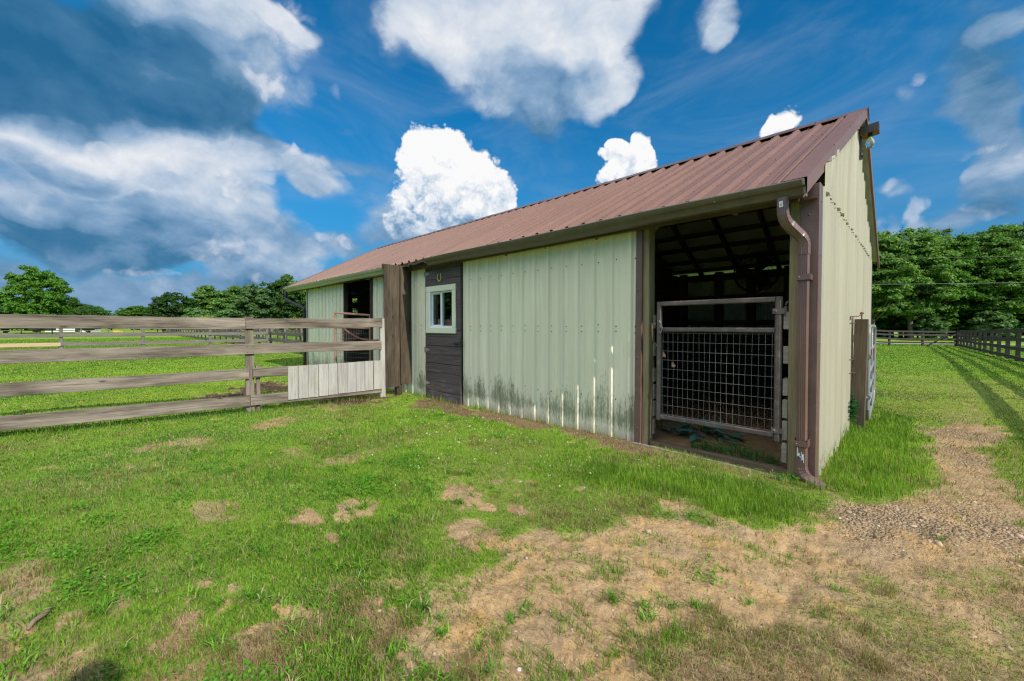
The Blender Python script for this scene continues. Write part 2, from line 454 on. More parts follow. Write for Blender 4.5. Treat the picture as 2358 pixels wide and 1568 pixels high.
POLY = {
'main': [(-1.62, 1.40), (-1.70, 1.85), (-1.34, 2.16), (-1.24, 2.86), (-0.93, 2.78), (-0.62, 2.95), (-0.42, 3.36), (-0.29, 3.40), (0.05, 3.52), (0.10, 3.02), (-0.12, 2.72), (-0.30, 2.36), (-0.46, 2.05), (-0.62, 1.80), (-0.66, 1.50), (-0.52, 1.25), (-0.45, 0.85), (-0.98, 0.82), (-1.20, 1.08), (-1.44, 1.06), (-1.58, 1.25)],
'gravel': [(-0.49, 3.92), (-0.32, 3.75), (-0.12, 3.8), (0.05, 4.23), (0.15, 4.94), (0.13, 5.56), (0.05, 6.58), (0.09, 7.26), (0.45, 7.81), (0.79, 7.31), (0.61, 6.43), (0.41, 5.7), (0.46, 5.11), (0.57, 4.74), (0.6, 3.9), (0.9, 3.3), (1.6, 3.3), (2.4, 2.4), (1.5, 1.8), (0.48, 3.2), (0.16, 3.32), (-0.18, 3.04), (-0.45, 3.25)],
'thinright': [(-0.33, 2.63), (-0.08, 2.96), (0.48, 3.52), (1.2, 2.2), (0.4, 1.5), (-0.6, 0.6), (-0.69, 1.57), (-0.7, 1.78), (-0.5, 2.09)],
'thinmid': [(-1.48, 1.34), (-1.36, 1.16), (-1.11, 1.25), (-0.8, 0.92), (-0.6, 0.3), (-1.29, 0.5), (-1.58, 0.78), (-1.67, 1.05), (-1.67, 1.3)],
'dry': [(-2.8, 1.75), (-2.68, 2.28), (-2.05, 2.62), (-1.37, 2.71), (-1.11, 2.68), (-1.25, 2.14), (-1.62, 1.9), (-1.55, 1.47), (-1.91, 1.49)],
'lush': [(-1.72, 3.55), (-1.2, 3.6), (-0.8, 3.74), (-0.51, 3.67), (-0.4, 3.39), (-0.6, 3.06), (-0.85, 2.86), (-1.13, 2.95), (-1.45, 2.85), (-1.82, 2.85), (-2.14, 3.13)],
'lushR': [(-0.51, 3.78), (-0.6, 4.66), (-0.55, 6.41), (-0.35, 8.26), (-0.07, 7.72), (0.05, 6.58), (0.13, 5.56), (0.14, 4.93), (0.05, 4.23), (-0.12, 3.85), (-0.32, 3.75)],
'base': [(-4.7, 3.73), (-4.7, 4.05), (-2.06, 4.05), (-1.87, 3.95), (-1.93, 3.68), (-2.61, 3.7), (-3.4, 3.66), (-4.07, 3.6)],
'doorbase': [(-5.9, 3.7), (-5.9, 4.05), (-4.79, 4.05), (-4.19, 3.6), (-4.6, 3.32), (-5.47, 3.43)],
'sillbase': [(-1.87, 3.9), (-0.6, 3.93), (-0.6, 3.76), (-1.0, 3.66), (-1.48, 3.64), (-1.87, 3.7)],
}
SPOT = [('bare', -2.39, 1.86, 0.19, 0.15), ('bare', -2.73, 1.26, 0.15, 0.11), ('bare', -2.63, 1.11, 0.08, 0.06), ('bare', -2.76, 0.92, 0.13, 0.08), ('bare', -1.94, 2.0, 0.1, 0.07), ('bare', -2.08, 1.89, 0.1, 0.06), ('bare', -2.25, 0.37, 0.1, 0.08), ('bare', -1.8, 0.57, 0.23, 0.13), ('bare', -1.72, 0.41, 0.26, 0.11), ('bare', -1.37, 0.8, 0.25, 0.11), ('bare', -1.67, 0.85, 0.17, 0.08), ('bare', -2.19, 0.24, 0.11, 0.08), ('bare', -2.41, 0.93, 0.11, 0.05), ('bare', -2.29, 0.44, 0.07, 0.07), ('bare', -1.9, 1.58, 0.24, 0.14), ('bare', -2.04, 0.56, 0.12, 0.06),
('brown', -5.89, 1.66, 0.34, 0.23), ('brown', -5.72, 1.37, 0.21, 0.16), ('brown', -5.5, 0.6, 0.23, 0.15), ('brown', -5.48, 0.29, 0.22, 0.16), ('mulch', -6.79, 2.91, 0.5, 0.75), ('mulch', -9.2, 2.44, 1.0, 0.6), ('mulch', -8.8, 1.61, 0.5, 0.44), ('brown', -2.57, 0.03, 0.12, 0.07), ('brown', -2.53, -0.12, 0.11, 0.08), ('brown', -2.2, -0.1, 0.19, 0.1), ('brown', -2.14, 0.68, 0.09, 0.08), ('brown', -2.07, 0.17, 0.1, 0.08), ('brown', -3.4, 0.5, 0.2, 0.14), ('brown', -4.3, 1.3, 0.3, 0.2), ('brown', -3.1, -0.3, 0.25, 0.16), ('brown', -3.7, 1.6, 0.18, 0.3)]

def in_barn(x, y, pad=0.0):
    return (x > -11.95 - pad) & (x < -0.555 + pad) & (y > 4.0 - pad) & (y < 9.4 + pad)

def fields(x, y):
    """cover (grass), gravel, dry, dark soil, grass height, yellowness"""
    r = np.hypot(x, y); near = r < 14
    wx = (fbm(x * 2.6, y * 2.6, 3) - 0.5) * 0.45 + (fbm(x * 9, y * 9, 5, 3) - 0.5) * 0.16
    n1 = fbm(x * 1.1, y * 1.1, 8); n2 = fbm(x * 5, y * 5, 9); n3 = fbm(x * 17, y * 17, 4, 3)
    cover = np.clip(0.99 - 0.5 * sstep(0.60, 0.75, n2) * sstep(0.4, 0.6, n1), 0, 1)
    dry = 0.30 + 0.55 * sstep(0.42, 0.66, fbm(x * 1.7, y * 1.7, 21)) ; grav = np.zeros_like(x); dark = np.zeros_like(x)
    hgt = 0.021 + 0.016 * sstep(0.4, 0.7, fbm(x * 1.9, y * 1.9, 31)); yel = 0.2 + 0.4 * sstep(0.4, 0.7, fbm(x * 0.35, y * 0.35, 17))
    def P(k, soft=0.16):
        d = np.full(x.shape, 9.0)
        d[near] = sdf_poly(x[near], y[near], POLY[k]); return 1 - sstep(-soft, soft, d + wx)
    for k, cx, cy, a, b in SPOT:
        q = np.hypot((x - cx) / a, (y - cy) / b)
        m = 1 - sstep(0.55, 1.35, q + wx * 4.2 + (n3 - 0.5) * 1.1)
        if k == 'bare': cover = cover * (1 - m * (0.93 - 0.5 * sstep(0.5, 0.62, fbm(x * 13, y * 13, 97)))); dry = np.maximum(dry, 0.45 * m)
        elif k == 'brown': cover = cover * (1 - 0.55 * m); dry = np.maximum(dry, 0.95 * m)
        else: cover = cover * (1 - 0.97 * m); dark = np.maximum(dark, m); dry = np.maximum(dry, m)
    worn = sstep(0.9, 0.2, y + 0.55 * (x + 2.2)) * sstep(-3.2, -2.4, x) * sstep(0.47, 0.60, fbm(x * 3.3, y * 3.3, 93)); cover *= 1 - 0.8 * worn; dry = np.maximum(dry, 0.8 * worn)
    d = P('dry', 0.3); cover *= 1 - 0.22 * d; dry = np.maximum(dry, 0.6 * d); hgt = hgt * (1 - 0.45 * d)
    t = P('thinright', 0.2); t0 = t.copy(); tr = t * sstep(0.30, 0.62, fbm(x * 6, y * 6, 41) * 0.7 + n3 * 0.3 + 0.04)
    cover *= 1 - 0.84 * t + 0.34 * tr * t; dry = np.maximum(dry, 0.55 * t); hgt = hgt * (1 - 0.50 * t)
    t = P('thinmid', 0.2); tm = sstep(0.52, 0.62, fbm(x * 5.2, y * 5.2, 47))
    cover *= 1 - t * (0.94 - 0.70 * tm); dry = np.maximum(dry, 0.7 * t)
    m = P('main', 0.12); tuft = np.maximum(sstep(0.62, 0.70, fbm(x * 6.5, y * 6.5, 51)), 0.8 * sstep(0.60, 0.68, fbm(x * 14, y * 14, 53)))
    cover *= 1 - m * (0.985 - 0.42 * tuft); dry = dry * (1 - m) + 0.18 * m
    g = P('gravel', 0.14); grav = np.maximum(grav, g * (0.30 + 0.85 * sstep(0.36, 0.62, fbm(x * 3.1, y * 3.1, 57)))); cover *= 1 - g * (0.985 - 0.35 * sstep(0.62, 0.72, fbm(x * 4.5, y * 4.5, 59)))
    # driveway goes on beside the right-hand fence
    dw = (1 - sstep(0.2, 0.5, np.abs(x - (0.45 + 0.06 * (y - 7))) + wx)) * sstep(7.0, 7.6, y) * (1 - sstep(8.5, 11, y))
    grav = np.maximum(grav, dw * 0.4); cover *= 1 - 0.45 * dw
    lu = np.maximum(P('lush', 0.10), P('lushR', 0.08)); lu = lu * (1 - 0.6 * g)
    cover = np.maximum(cover, lu * 0.98); hgt = hgt * (1 - lu) + lu * (0.042 + 0.030 * n2); dry = dry * (1 - 0.8 * lu); yel = yel * (1 - 0.5 * lu) + 0.15 * lu
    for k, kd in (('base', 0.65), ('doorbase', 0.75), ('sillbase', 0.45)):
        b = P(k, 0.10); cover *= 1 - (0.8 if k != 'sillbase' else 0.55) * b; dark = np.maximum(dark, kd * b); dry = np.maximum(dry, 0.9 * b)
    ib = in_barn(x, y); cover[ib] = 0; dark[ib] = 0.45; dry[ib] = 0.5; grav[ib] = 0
    # beyond the near lawn: brighter paddocks on the left, mown yellower strip on the right
    mow = sstep(-0.4, 0.6, x) * sstep(8.0, 9.5, y) * (1 - sstep(13.5, 18, y)) * (1 - sstep(1.5, 2.2, x))
    mow = np.maximum(mow, sstep(-0.55, -0.2, x) * sstep(7.6, 8.6, y) * (1 - sstep(14, 17, y)) * 0.8 * (1 - sstep(2.0, 2.6, x)))
    yel = np.maximum(yel, 0.9 * mow); dry = np.maximum(dry, 0.75 * mow); hgt = hgt * (1 - 0.4 * mow)
    out = (x < -7.6) | (y > 16)
    dry = np.where(out, dry * 0.35, dry)
    return dict(cover=cover, thin=np.maximum(t0, 0), grav=grav, dry=np.clip(dry, 0, 1), dark=dark, hgt=hgt, yel=np.clip(yel, 0, 1), main=m, lush=lu)

def gz(x, y, f=None):
    r = np.hypot(x, y); nearw = 1 - sstep(12, 25, r)
    z = (fbm(x * 0.9, y * 0.9, 61, 3) - 0.5) * 0.06
    if f is None: f = fields(x, y)
    bare = np.clip(1 - f['cover'], 0, 1)
    z = z - 0.014 * sstep(0.0, 1.0, f['main']) - 0.01 * f['grav']
    z = z + bare * ((fbm(x * 7, y * 7, 63, 4) - 0.5) * 0.045 + (fbm(x * 24, y * 24, 65, 4, 0.6) - 0.5) * 0.034 * (1 - 0.5 * f['grav']))
    rut = np.exp(-((y - (2.9 - 0.55 * (x + 0.8))) / 0.05) ** 2) * f['main']
    z = z - 0.012 * rut * sstep(0.35, 0.6, fbm(x * 8, y * 8, 67))
    z = z - 0.04 * sstep(3.95, 3.5, y) * sstep(-3.2, -1.8, x) * (1 - sstep(-0.6, 0.2, x))
    flat = sstep(0.0, 0.5, np.maximum(np.maximum(-11.95 - x, x + 0.555), np.maximum(4.0 - y, y - 9.4)))
    z = z * (0.35 + 0.65 * flat)
    z = np.where(in_barn(x, y), -0.02 + (fbm(x * 5, y * 5, 71) - 0.5) * 0.05, z)
    return z * nearw - 0.011 * np.clip(y - 7, 0, 100) * sstep(-8, -1, x)

def build_ground():
    ang = np.concatenate([FWA + np.linspace(-R(64), R(64), 800), FWA + np.linspace(R(64), 2 * math.pi - R(64), 130)[1:-1]])
    rad = np.concatenate([[0.25], np.geomspace(0.5, 14, 400), np.geomspace(14.4, 1500, 90)])
    A, RR = np.meshgrid(ang, rad); x, y = (RR * np.cos(A)), (RR * np.sin(A))
    sh = x.shape; x, y = x.ravel(), y.ravel()
    f = fields(x, y); z = gz(x, y, f)
    V = np.stack([x, y, z], 1); na, nr = len(ang), len(rad)
    i = np.arange(nr - 1)[:, None] * na; j = np.arange(na)[None, :]; j2 = (j + 1) % na
    q = np.stack([i + j, i + na + j, i + na + j2, i + j2], -1).reshape(-1, 4)
    V = np.vstack([V, [[0, 0, float(gz(np.array([0.0]), np.array([0.0]))[0])]]]); ctr = len(V) - 1
    tri = np.stack([np.full(na, ctr), np.arange(na), (np.arange(na) + 1) % na], -1)
    fl = np.concatenate([q.ravel(), tri.ravel()]); lt = np.concatenate([np.full(len(q), 4), np.full(len(tri), 3)])
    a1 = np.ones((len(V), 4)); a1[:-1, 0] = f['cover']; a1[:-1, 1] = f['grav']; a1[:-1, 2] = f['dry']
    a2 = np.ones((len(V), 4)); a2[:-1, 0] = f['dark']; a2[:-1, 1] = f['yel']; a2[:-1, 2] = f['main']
    a1[-1] = a1[0]; a2[-1] = a2[0]
    m, nt, b = new_mat('soil_and_turf')
    p = pos(nt)
    A1 = N(nt, 'ShaderNodeSeparateColor', None, {0: N(nt, 'ShaderNodeAttribute', {'attribute_name': 'g1'}).outputs['Color']})
    A2 = N(nt, 'ShaderNodeSeparateColor', None, {0: N(nt, 'ShaderNodeAttribute', {'attribute_name': 'g2'}).outputs['Color']})
    fine = noise(nt, p, 48.0, 7, 0.7); mid = noise(nt, p, 9.0, 7, 0.66); big = noise(nt, p, 1.6, 4, 0.55); vbig = noise(nt, p, 0.16, 4, 0.6)
    soil = ramp(nt, math_(nt, 'ADD', math_(nt, 'MULTIPLY', mid, 0.6), math_(nt, 'MULTIPLY', fine, 0.4)),
                [(0.30, (0.13, 0.080, 0.042)), (0.42, (0.40, 0.260, 0.132)), (0.55, (0.53, 0.350, 0.175)), (0.70, (0.62, 0.44, 0.25))])
    orange = ramp(nt, noise(nt, mapping(nt, p, (3.2, 3.2, 3.2), (5, 2, 0)), 1.0, 4, 0.6), [(0.5, 0.0), (0.66, 1.0)])
    soil = mix(nt, math_(nt, 'MULTIPLY', orange, 0.65), soil, (0.66, 0.38, 0.125))
    grey = ramp(nt, noise(nt, mapping(nt, p, (2.3, 2.3, 2.3), (1, 7, 0)), 1.0, 5, 0.65), [(0.48, 0.0), (0.66, 1.0)])
    soil = mix(nt, math_(nt, 'MULTIPLY', grey, 0.5), soil, (0.38, 0.28, 0.18))
    vor = N(nt, 'ShaderNodeTexVoronoi', {'feature': 'F1'}, {'Vector': p, 'Scale': 62.0, 'Randomness': 1.0})
    stone = mix(nt, 1.0, ramp(nt, N(nt, 'ShaderNodeSeparateColor', None, {0: vor.outputs['Color']}).outputs[0],
                [(0.0, (0.24, 0.16, 0.095)), (0.5, (0.40, 0.285, 0.175)), (1.0, (0.52, 0.39, 0.26))]), ramp(nt, fine, [(0.2, 0.75), (0.8, 1.15)]), 'MULTIPLY')
    soil = mix(nt, math_(nt, 'MULTIPLY', A1.outputs[1], 0.60), soil, stone)
    straw = ramp(nt, noise(nt, mapping(nt, p, (30, 30, 30)), 1.0, 5, 0.7, 1.5), [(0.35, (0.21, 0.14, 0.085)), (0.55, (0.44, 0.31, 0.18)), (0.7, (0.60, 0.47, 0.29))])
    soil = mix(nt, math_(nt, 'MULTIPLY', A1.outputs[2], 0.6), soil, straw)
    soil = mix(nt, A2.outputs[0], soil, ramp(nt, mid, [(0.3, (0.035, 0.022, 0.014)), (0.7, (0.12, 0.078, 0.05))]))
    turf = ramp(nt, math_(nt, 'ADD', math_(nt, 'MULTIPLY', fine, 0.45), math_(nt, 'MULTIPLY', mid, 0.55)),
                [(0.30, (0.06, 0.115, 0.014)), (0.48, (0.14, 0.26, 0.022)), (0.68, (0.26, 0.42, 0.040))])
    turf = mix(nt, ramp(nt, vbig, [(0.4, 0.0), (0.62, 0.55)]), turf, (0.24, 0.42, 0.022))
    turf = mix(nt, math_(nt, 'MULTIPLY', A2.outputs[1], 0.45), turf, ramp(nt, big, [(0.3, (0.22, 0.30, 0.03)), (0.7, (0.40, 0.40, 0.07))]))
    thatch = math_(nt, 'MULTIPLY', A1.outputs[2], ramp(nt, mid, [(0.35, 0.1), (0.65, 0.75)]))
    turf = mix(nt, thatch, turf, (0.22, 0.175, 0.075))
    cov = math_(nt, 'ADD', A1.outputs[0], math_(nt, 'MULTIPLY', math_(nt, 'SUBTRACT', fine, 0.5), 0.8))
    covm = ramp(nt, cov, [(0.35, 0.0), (0.65, 1.0)])
    col = mix(nt, covm, soil, turf)
    hh = math_(nt, 'ADD', math_(nt, 'MULTIPLY', fine, 0.5), math_(nt, 'MULTIPLY', mid, 0.8))
    hh = math_(nt, 'ADD', hh, math_(nt, 'MULTIPLY', math_(nt, 'MULTIPLY', vor.outputs['Distance'], A1.outputs[1]), -0.8))
    setb(nt, b, Base_Color=col, Roughness=0.95, Specular_IOR_Level=0.12, Normal=bump(nt, hh, 1.0, 0.035))
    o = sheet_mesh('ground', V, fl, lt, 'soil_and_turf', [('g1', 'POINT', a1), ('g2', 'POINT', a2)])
    tag(o, 'trodden lawn and bare clay in front of the barn running out into green paddocks', 'ground', kind='structure')
build_ground()

# ------------------------------------------------------------------ blades
def scatter(n, rmin, rmax, half=R(60), p=0.0):
    """points by distance: density falls as 1/r^(2+p)"""
    u = rng.random(n)
    r = rmin * (rmax / rmin) ** u if p == 0 else (rmin ** -p + u * (rmax ** -p - rmin ** -p)) ** (-1 / p)
    a = FWA + rng.uniform(-half, half, n)
    return r * np.cos(a), r * np.sin(a), r

def blades_mesh(name, x, y, z, h, w, az, lean, col, label, cat, curl=0.5):
    """each blade: a bent, tapering strip of one quad and one triangle"""
    n = len(x); dx, dy = np.cos(az), np.sin(az); px, py = -dy, dx
    tw = rng.uniform(-0.5, 0.5, n)
    V = np.zeros((n, 5, 3), np.float32)
    hm = h * 0.55; lm = h * lean * 0.35; lt_ = h * lean
    ztop = h * np.sqrt(np.clip(1 - np.minimum(lean, 0.97) ** 2 * 0.9, 0.03, 1))
    for k, (fx, fz, ww, s) in enumerate(((0, 0, 0.5, -1), (0, 0, 0.5, 1), (lm, hm * (1 - 0.25 * lean), 0.42, -1), (lm, hm * (1 - 0.25 * lean), 0.42, 1), (lt_, ztop * (1 - curl * 0.3 * lean), 0, 0))):
        V[:, k, 0] = x + dx * fx + px * w * ww * s; V[:, k, 1] = y + dy * fx + py * w * ww * s
        V[:, k, 2] = z + fz - (0.004 if k < 2 else 0)
    b = np.arange(n)[:, None] * 5
    fl = np.concatenate([(b + np.array([0, 1, 3, 2])), (b + np.array([2, 3, 4]))], 1).ravel()
    lt = np.tile([4, 3], n)
    fc = np.repeat(col, 2, axis=0)
    o = sheet_mesh(name, V.reshape(-1, 3), fl, lt, 'grass_blade', [('tint', 'FACE', fc)], smooth=False)
    return tag(o, label, cat, kind='stuff')

def lerp(a, b, t): return a + (b - a) * t[:, None]
G_DEEP, G_MID, G_LITE, G_YEL = (np.array(c) for c in ((0.050, 0.150, 0.012), (0.130, 0.300, 0.020), (0.230, 0.425, 0.032), (0.370, 0.440, 0.045)))
STRAW, BROWN = np.array((0.50, 0.39, 0.20)), np.array((0.27, 0.175, 0.09))
def grass_col(f, x, y, n):
    t = rng.random(n); big = fbm(x * 0.9, y * 0.9, 77); med = fbm(x * 3.1, y * 3.1, 78)
    c = lerp(np.tile(G_DEEP, (n, 1)), np.tile(G_MID, (n, 1)), np.clip(t * 1.4, 0, 1))
    c = lerp(c, np.tile(G_LITE, (n, 1)), np.clip(sstep(0.42, 0.68, med) * (0.35 + t), 0, 1) * 0.85)
    c = lerp(c, np.tile(G_YEL, (n, 1)), np.clip(f['yel'] * rng.random(n) * 1.1, 0, 0.9))
    blue = sstep(0.55, 0.7, big) * 0.4; c = c * (1 - blue[:, None]) + np.array((0.05, 0.165, 0.05)) * blue[:, None]
    d = (rng.random(n) < f['dry'] * 0.36)
    k = rng.random(n)[:, None]; c = np.where(d[:, None], STRAW * k + BROWN * (1 - k), c)
    out = np.ones((n, 4)); out[:, :3] = c * rng.uniform(0.62, 1.14, n)[:, None]; return out

def outside(x, y):
    return ~in_barn(x, y, 0.03)

def build_grass():
    n = 1050000
    x, y, r = scatter(n, 1.0, 60, p=-0.18)
    f = fields(x, y)
    keep = outside(x, y) & (rng.random(n) < f['cover'] ** 1.25)
    x, y, r = x[keep], y[keep], r[keep]; f = {k: v[keep] for k, v in f.items()}; n = len(x)
    z = gz(x, y, f)
    h = f['hgt'] * rng.uniform(0.55, 1.5, n) * (1 + 0.5 * sstep(8, 40, r))
    w = np.maximum(0.0024 + 0.0018 * rng.random(n), r * 0.00095 * rng.uniform(0.7, 1.3, n))
    lean = np.clip(rng.normal(0.55, 0.28, n) - 0.2 * f['lush'], 0.05, 1.1)
    az = rng.uniform(0, 2 * math.pi, n)
    blades_mesh('grass', x, y, z, h, w, az, lean, grass_col(f, x, y, n), 'short green lawn and paddock grass, patchy in front of the barn', 'grass')
build_grass()

def build_straw():
    """dead blades lying on the clay and in the thin turf"""
    n = 260000
    x, y, r = scatter(n, 1.0, 12, p=0.25)
    f = fields(x, y); bare = np.clip(1.1 - f['cover'], 0, 1)
    keep = outside(x, y) & (rng.random(n) < np.clip(f['dry'] * 0.75 * (0.25 + bare) * (1 - 0.75 * f['grav']) * (1 - 0.6 * f['main']) * sstep(0.35, 0.6, fbm(x * 5, y * 5, 91)), 0, 1))
    x, y, r = x[keep], y[keep], r[keep]; n = len(x); z = gz(x, y)
    k = rng.random(n)[:, None]; c = np.ones((n, 4)); c[:, :3] = (STRAW * k + BROWN * (1 - k)) * rng.uniform(0.7, 1.15, n)[:, None]
    blades_mesh('dead_grass', x, y, z + 0.004, rng.uniform(0.02, 0.06, n), np.maximum(0.0022, r * 0.0007), rng.uniform(0, 6.28, n), rng.uniform(0.85, 1.0, n) * 1.0, c,
                'brown dead grass lying flat over the bare clay and thin turf', 'dead grass', curl=1.5)
build_straw()

def build_crabgrass():
    """low rosettes of broad blades"""
    n = 2600
    x, y, r = scatter(n, 1.05, 9, p=0.35)
    f = fields(x, y)
    pr = np.where(f['main'] > 0.5, 0.10, 0.75) * (1 - 0.97 * f['grav']) * (1 - 0.75 * f['thin']) * sstep(0.42, 0.58, fbm(x * 1.6, y * 1.6, 101)) * (1 - 0.75 * f['lush'])
    keep = outside(x, y) & (rng.random(n) < pr) & (y < 3.7) & (x > -5.5)
    x, y = x[keep], y[keep]; m = len(x); per = rng.integers(9, 22, m); s = rng.uniform(0.6, 1.25, m)
    X = np.repeat(x, per) + rng.normal(0, 0.012, per.sum()); Y = np.repeat(y, per) + rng.normal(0, 0.012, per.sum()); S = np.repeat(s, per); n = len(X)
    z = gz(X, Y)
    base = np.repeat(rng.random(m), per); c = np.ones((n, 4))
    c[:, :3] = (np.array((0.09, 0.25, 0.018)) * (1 - base[:, None]) + np.array((0.22, 0.42, 0.035)) * base[:, None]) * rng.uniform(0.75, 1.2, n)[:, None]
    br = rng.random(n) < 0.10; c[br, :3] = STRAW
    blades_mesh('crabgrass', X, Y, z, rng.uniform(0.035, 0.085, n) * S, rng.uniform(0.0038, 0.0065, n) * (0.7 + 0.3 * S), rng.uniform(0, 6.28, n), np.clip(rng.normal(0.92, 0.15, n), 0.5, 1.1), c,
                'broad-bladed crabgrass rosettes spread over the thin lawn', 'crabgrass', curl=0.9)
build_crabgrass()

def build_wiry():
    """upright brownish tufts"""
    n = 1500
    x, y, r = scatter(n, 1.05, 7.5, p=0.2)
    f = fields(x, y)
    keep = outside(x, y) & (rng.random(n) < 0.30 * sstep(0.3, 0.7, f['dry']) * (1 - 0.8 * f['grav']) * (1 - f['main'] * 0.85)) & (y < 3.6)
    x, y = x[keep], y[keep]; m = len(x); per = rng.integers(25, 70, m); k = per.sum()
    X = np.repeat(x, per) + rng.normal(0, 0.022, k); Y = np.repeat(y, per) + rng.normal(0, 0.022, k); z = gz(X, Y)
    t = rng.random(k)[:, None]; c = np.ones((k, 4)); c[:, :3] = np.array((0.34, 0.20, 0.08)) * t + np.array((0.15, 0.24, 0.04)) * (1 - t)
    blades_mesh('wiry_grass', X, Y, z, rng.uniform(0.03, 0.07, k), np.full(k, 0.0022), rng.uniform(0, 6.28, k), np.clip(rng.normal(0.4, 0.2, k), 0.05, 0.9), c,
                'upright wiry tufts of browning grass in the worn lawn', 'wiry grass')
build_wiry()

def build_tall():
    """long stems along the siding and the sill"""
    seg = [(-0.50, 4.05, -0.50, 6.5, 200, 0.06, 0.24), (-4.7, 3.93, -2.2, 3.93, 260, 0.05, 0.13), (-1.9, 3.74, -0.75, 3.72, 170, 0.03, 0.09), (-6.3, 3.9, -5.0, 3.9, 120, 0.05, 0.12),
           (-7.15, -0.7, -6.6, 3.2, 500, 0.06, 0.15), (0.9, 4.6, 1.3, 6.6, 500, 0.10, 0.22), (-0.75, 3.74, -0.45, 3.80, 90, 0.05, 0.12)]
    X, Y, H = [], [], []
    for x0, y0, x1, y1, k, a, b in seg:
        t = rng.random(k); X.append(x0 + (x1 - x0) * t + rng.normal(0, 0.035, k)); Y.append(y0 + (y1 - y0) * t + rng.normal(0, 0.03, k)); H.append(rng.uniform(a, b, k) * (0.5 + fbm(X[-1] * 5, Y[-1] * 5, 5)))
    X, Y, H = map(np.concatenate, (X, Y, H)); ok = outside(X, Y); X, Y, H = X[ok], Y[ok], H[ok]; n = len(X); f = fields(X, Y)
    f['dry'] = np.maximum(f['dry'], 0.25)
    blades_mesh('tall_grass', X, Y, gz(X, Y, f), H, np.maximum(0.003, np.hypot(X, Y) * 0.0009), rng.uniform(0, 6.28, n), np.clip(rng.normal(0.35, 0.25, n), 0.02, 1), grass_col(f, X, Y, n),
                'long uncut grass along the barn walls and the fence line', 'tall grass')
build_tall()

def discs(name, x, y, z, r, tilt, col, sides, label, cat, fold=0.15):
    """small leaf or petal discs"""
    n = len(x); a = rng.uniform(0, 6.28, n); ta = rng.uniform(0, 6.28, n)
    nx, ny, nz = np.sin(tilt) * np.cos(ta), np.sin(tilt) * np.sin(ta), np.cos(tilt)
    ux, uy, uz = np.cos(ta) * np.cos(tilt), np.sin(ta) * np.cos(tilt), -np.sin(tilt)
    vx, vy = -np.sin(ta), np.cos(ta)
    V = np.zeros((n, sides, 3), np.float32)
    for k in range(sides):
        t = a + 2 * math.pi * k / sides; c, s = np.cos(t) * r, np.sin(t) * r
        V[:, k, 0] = x + ux * c + vx * s; V[:, k, 1] = y + uy * c + vy * s; V[:, k, 2] = z + uz * c
    fl = (np.arange(n)[:, None] * sides + np.arange(sides)).ravel()
    o = sheet_mesh(name, V.reshape(-1, 3), fl, np.full(n, sides), 'grass_blade', [('tint', 'FACE', col)], smooth=False)
    return tag(o, label, cat, kind='stuff')

def build_clover():
    n = 900
    x, y, r = scatter(n, 1.05, 8, p=0.5); f = fields(x, y)
    keep = outside(x, y) & (rng.random(n) < 0.6 * sstep(0.50, 0.60, fbm(x * 1.3, y * 1.3, 121)) * sstep(0.25, 0.6, f['cover']) * (1 - 0.8 * f['lush']) * (1 - f['thin'])) & (x > -5)
    x, y = x[keep], y[keep]; m = len(x); per = rng.integers(60, 170, m); k = per.sum()
    X = np.repeat(x, per) + rng.normal(0, 0.055, k); Y = np.repeat(y, per) + rng.normal(0, 0.055, k)
    c = np.ones((k, 4)); t = rng.random(k)[:, None]; c[:, :3] = np.array((0.07, 0.23, 0.012)) * t + np.array((0.16, 0.38, 0.025)) * (1 - t)
    discs('clover', X, Y, gz(X, Y) + rng.uniform(0.012, 0.045, k), rng.uniform(0.004, 0.0085, k), np.abs(rng.normal(0, 0.55, k)), c, 5, 'patches of small round clover leaves in the lawn', 'clover')
build_clover()

def build_flowers():
    def some(n, cx, cy, sx, sy, colr, rad, nm, label):
        x, y = rng.normal(cx, sx, n), rng.normal(cy, sy, n); ok = outside(x, y) & ((x < -7.4) | (cx > -7)); x, y = x[ok], y[ok]; f = fields(x, y)
        ok = f['cover'] > 0.6; x, y = x[ok], y[ok]; n = len(x); k = 7
        X = np.repeat(x, k) + rng.normal(0, rad * 0.45, n * k); Y = np.repeat(y, k) + rng.normal(0, rad * 0.45, n * k)
        Z = np.repeat(gz(x, y) + rng.uniform(0.05, 0.085, n), k) + rng.normal(0, rad * 0.4, n * k)
        c = np.ones((n * k, 4)); c[:, :3] = np.array(colr) * rng.uniform(0.8, 1.1, n * k)[:, None]
        discs(nm, X, Y, Z, np.full(n * k, rad * 0.55), rng.uniform(0, 1.5, n * k), c, 5, label, 'flowers')
    some(150, -3.5, 2.9, 1.0, 0.50, (0.74, 0.73, 0.62), 0.0075, 'clover_flowers', 'white clover heads dotted over the lawn before the door')
    some(260, -11.5, 1.5, 2.6, 2.2, (0.68, 0.55, 0.03), 0.013, 'buttercups', 'yellow flowers dotted through the paddock behind the near fence')
    some(34, -4.3, 1.9, 1.0, 0.7, (0.78, 0.62, 0.04), 0.008, 'yellow_flowers', 'tiny yellow flowers in the lawn near the fence')
build_flowers()

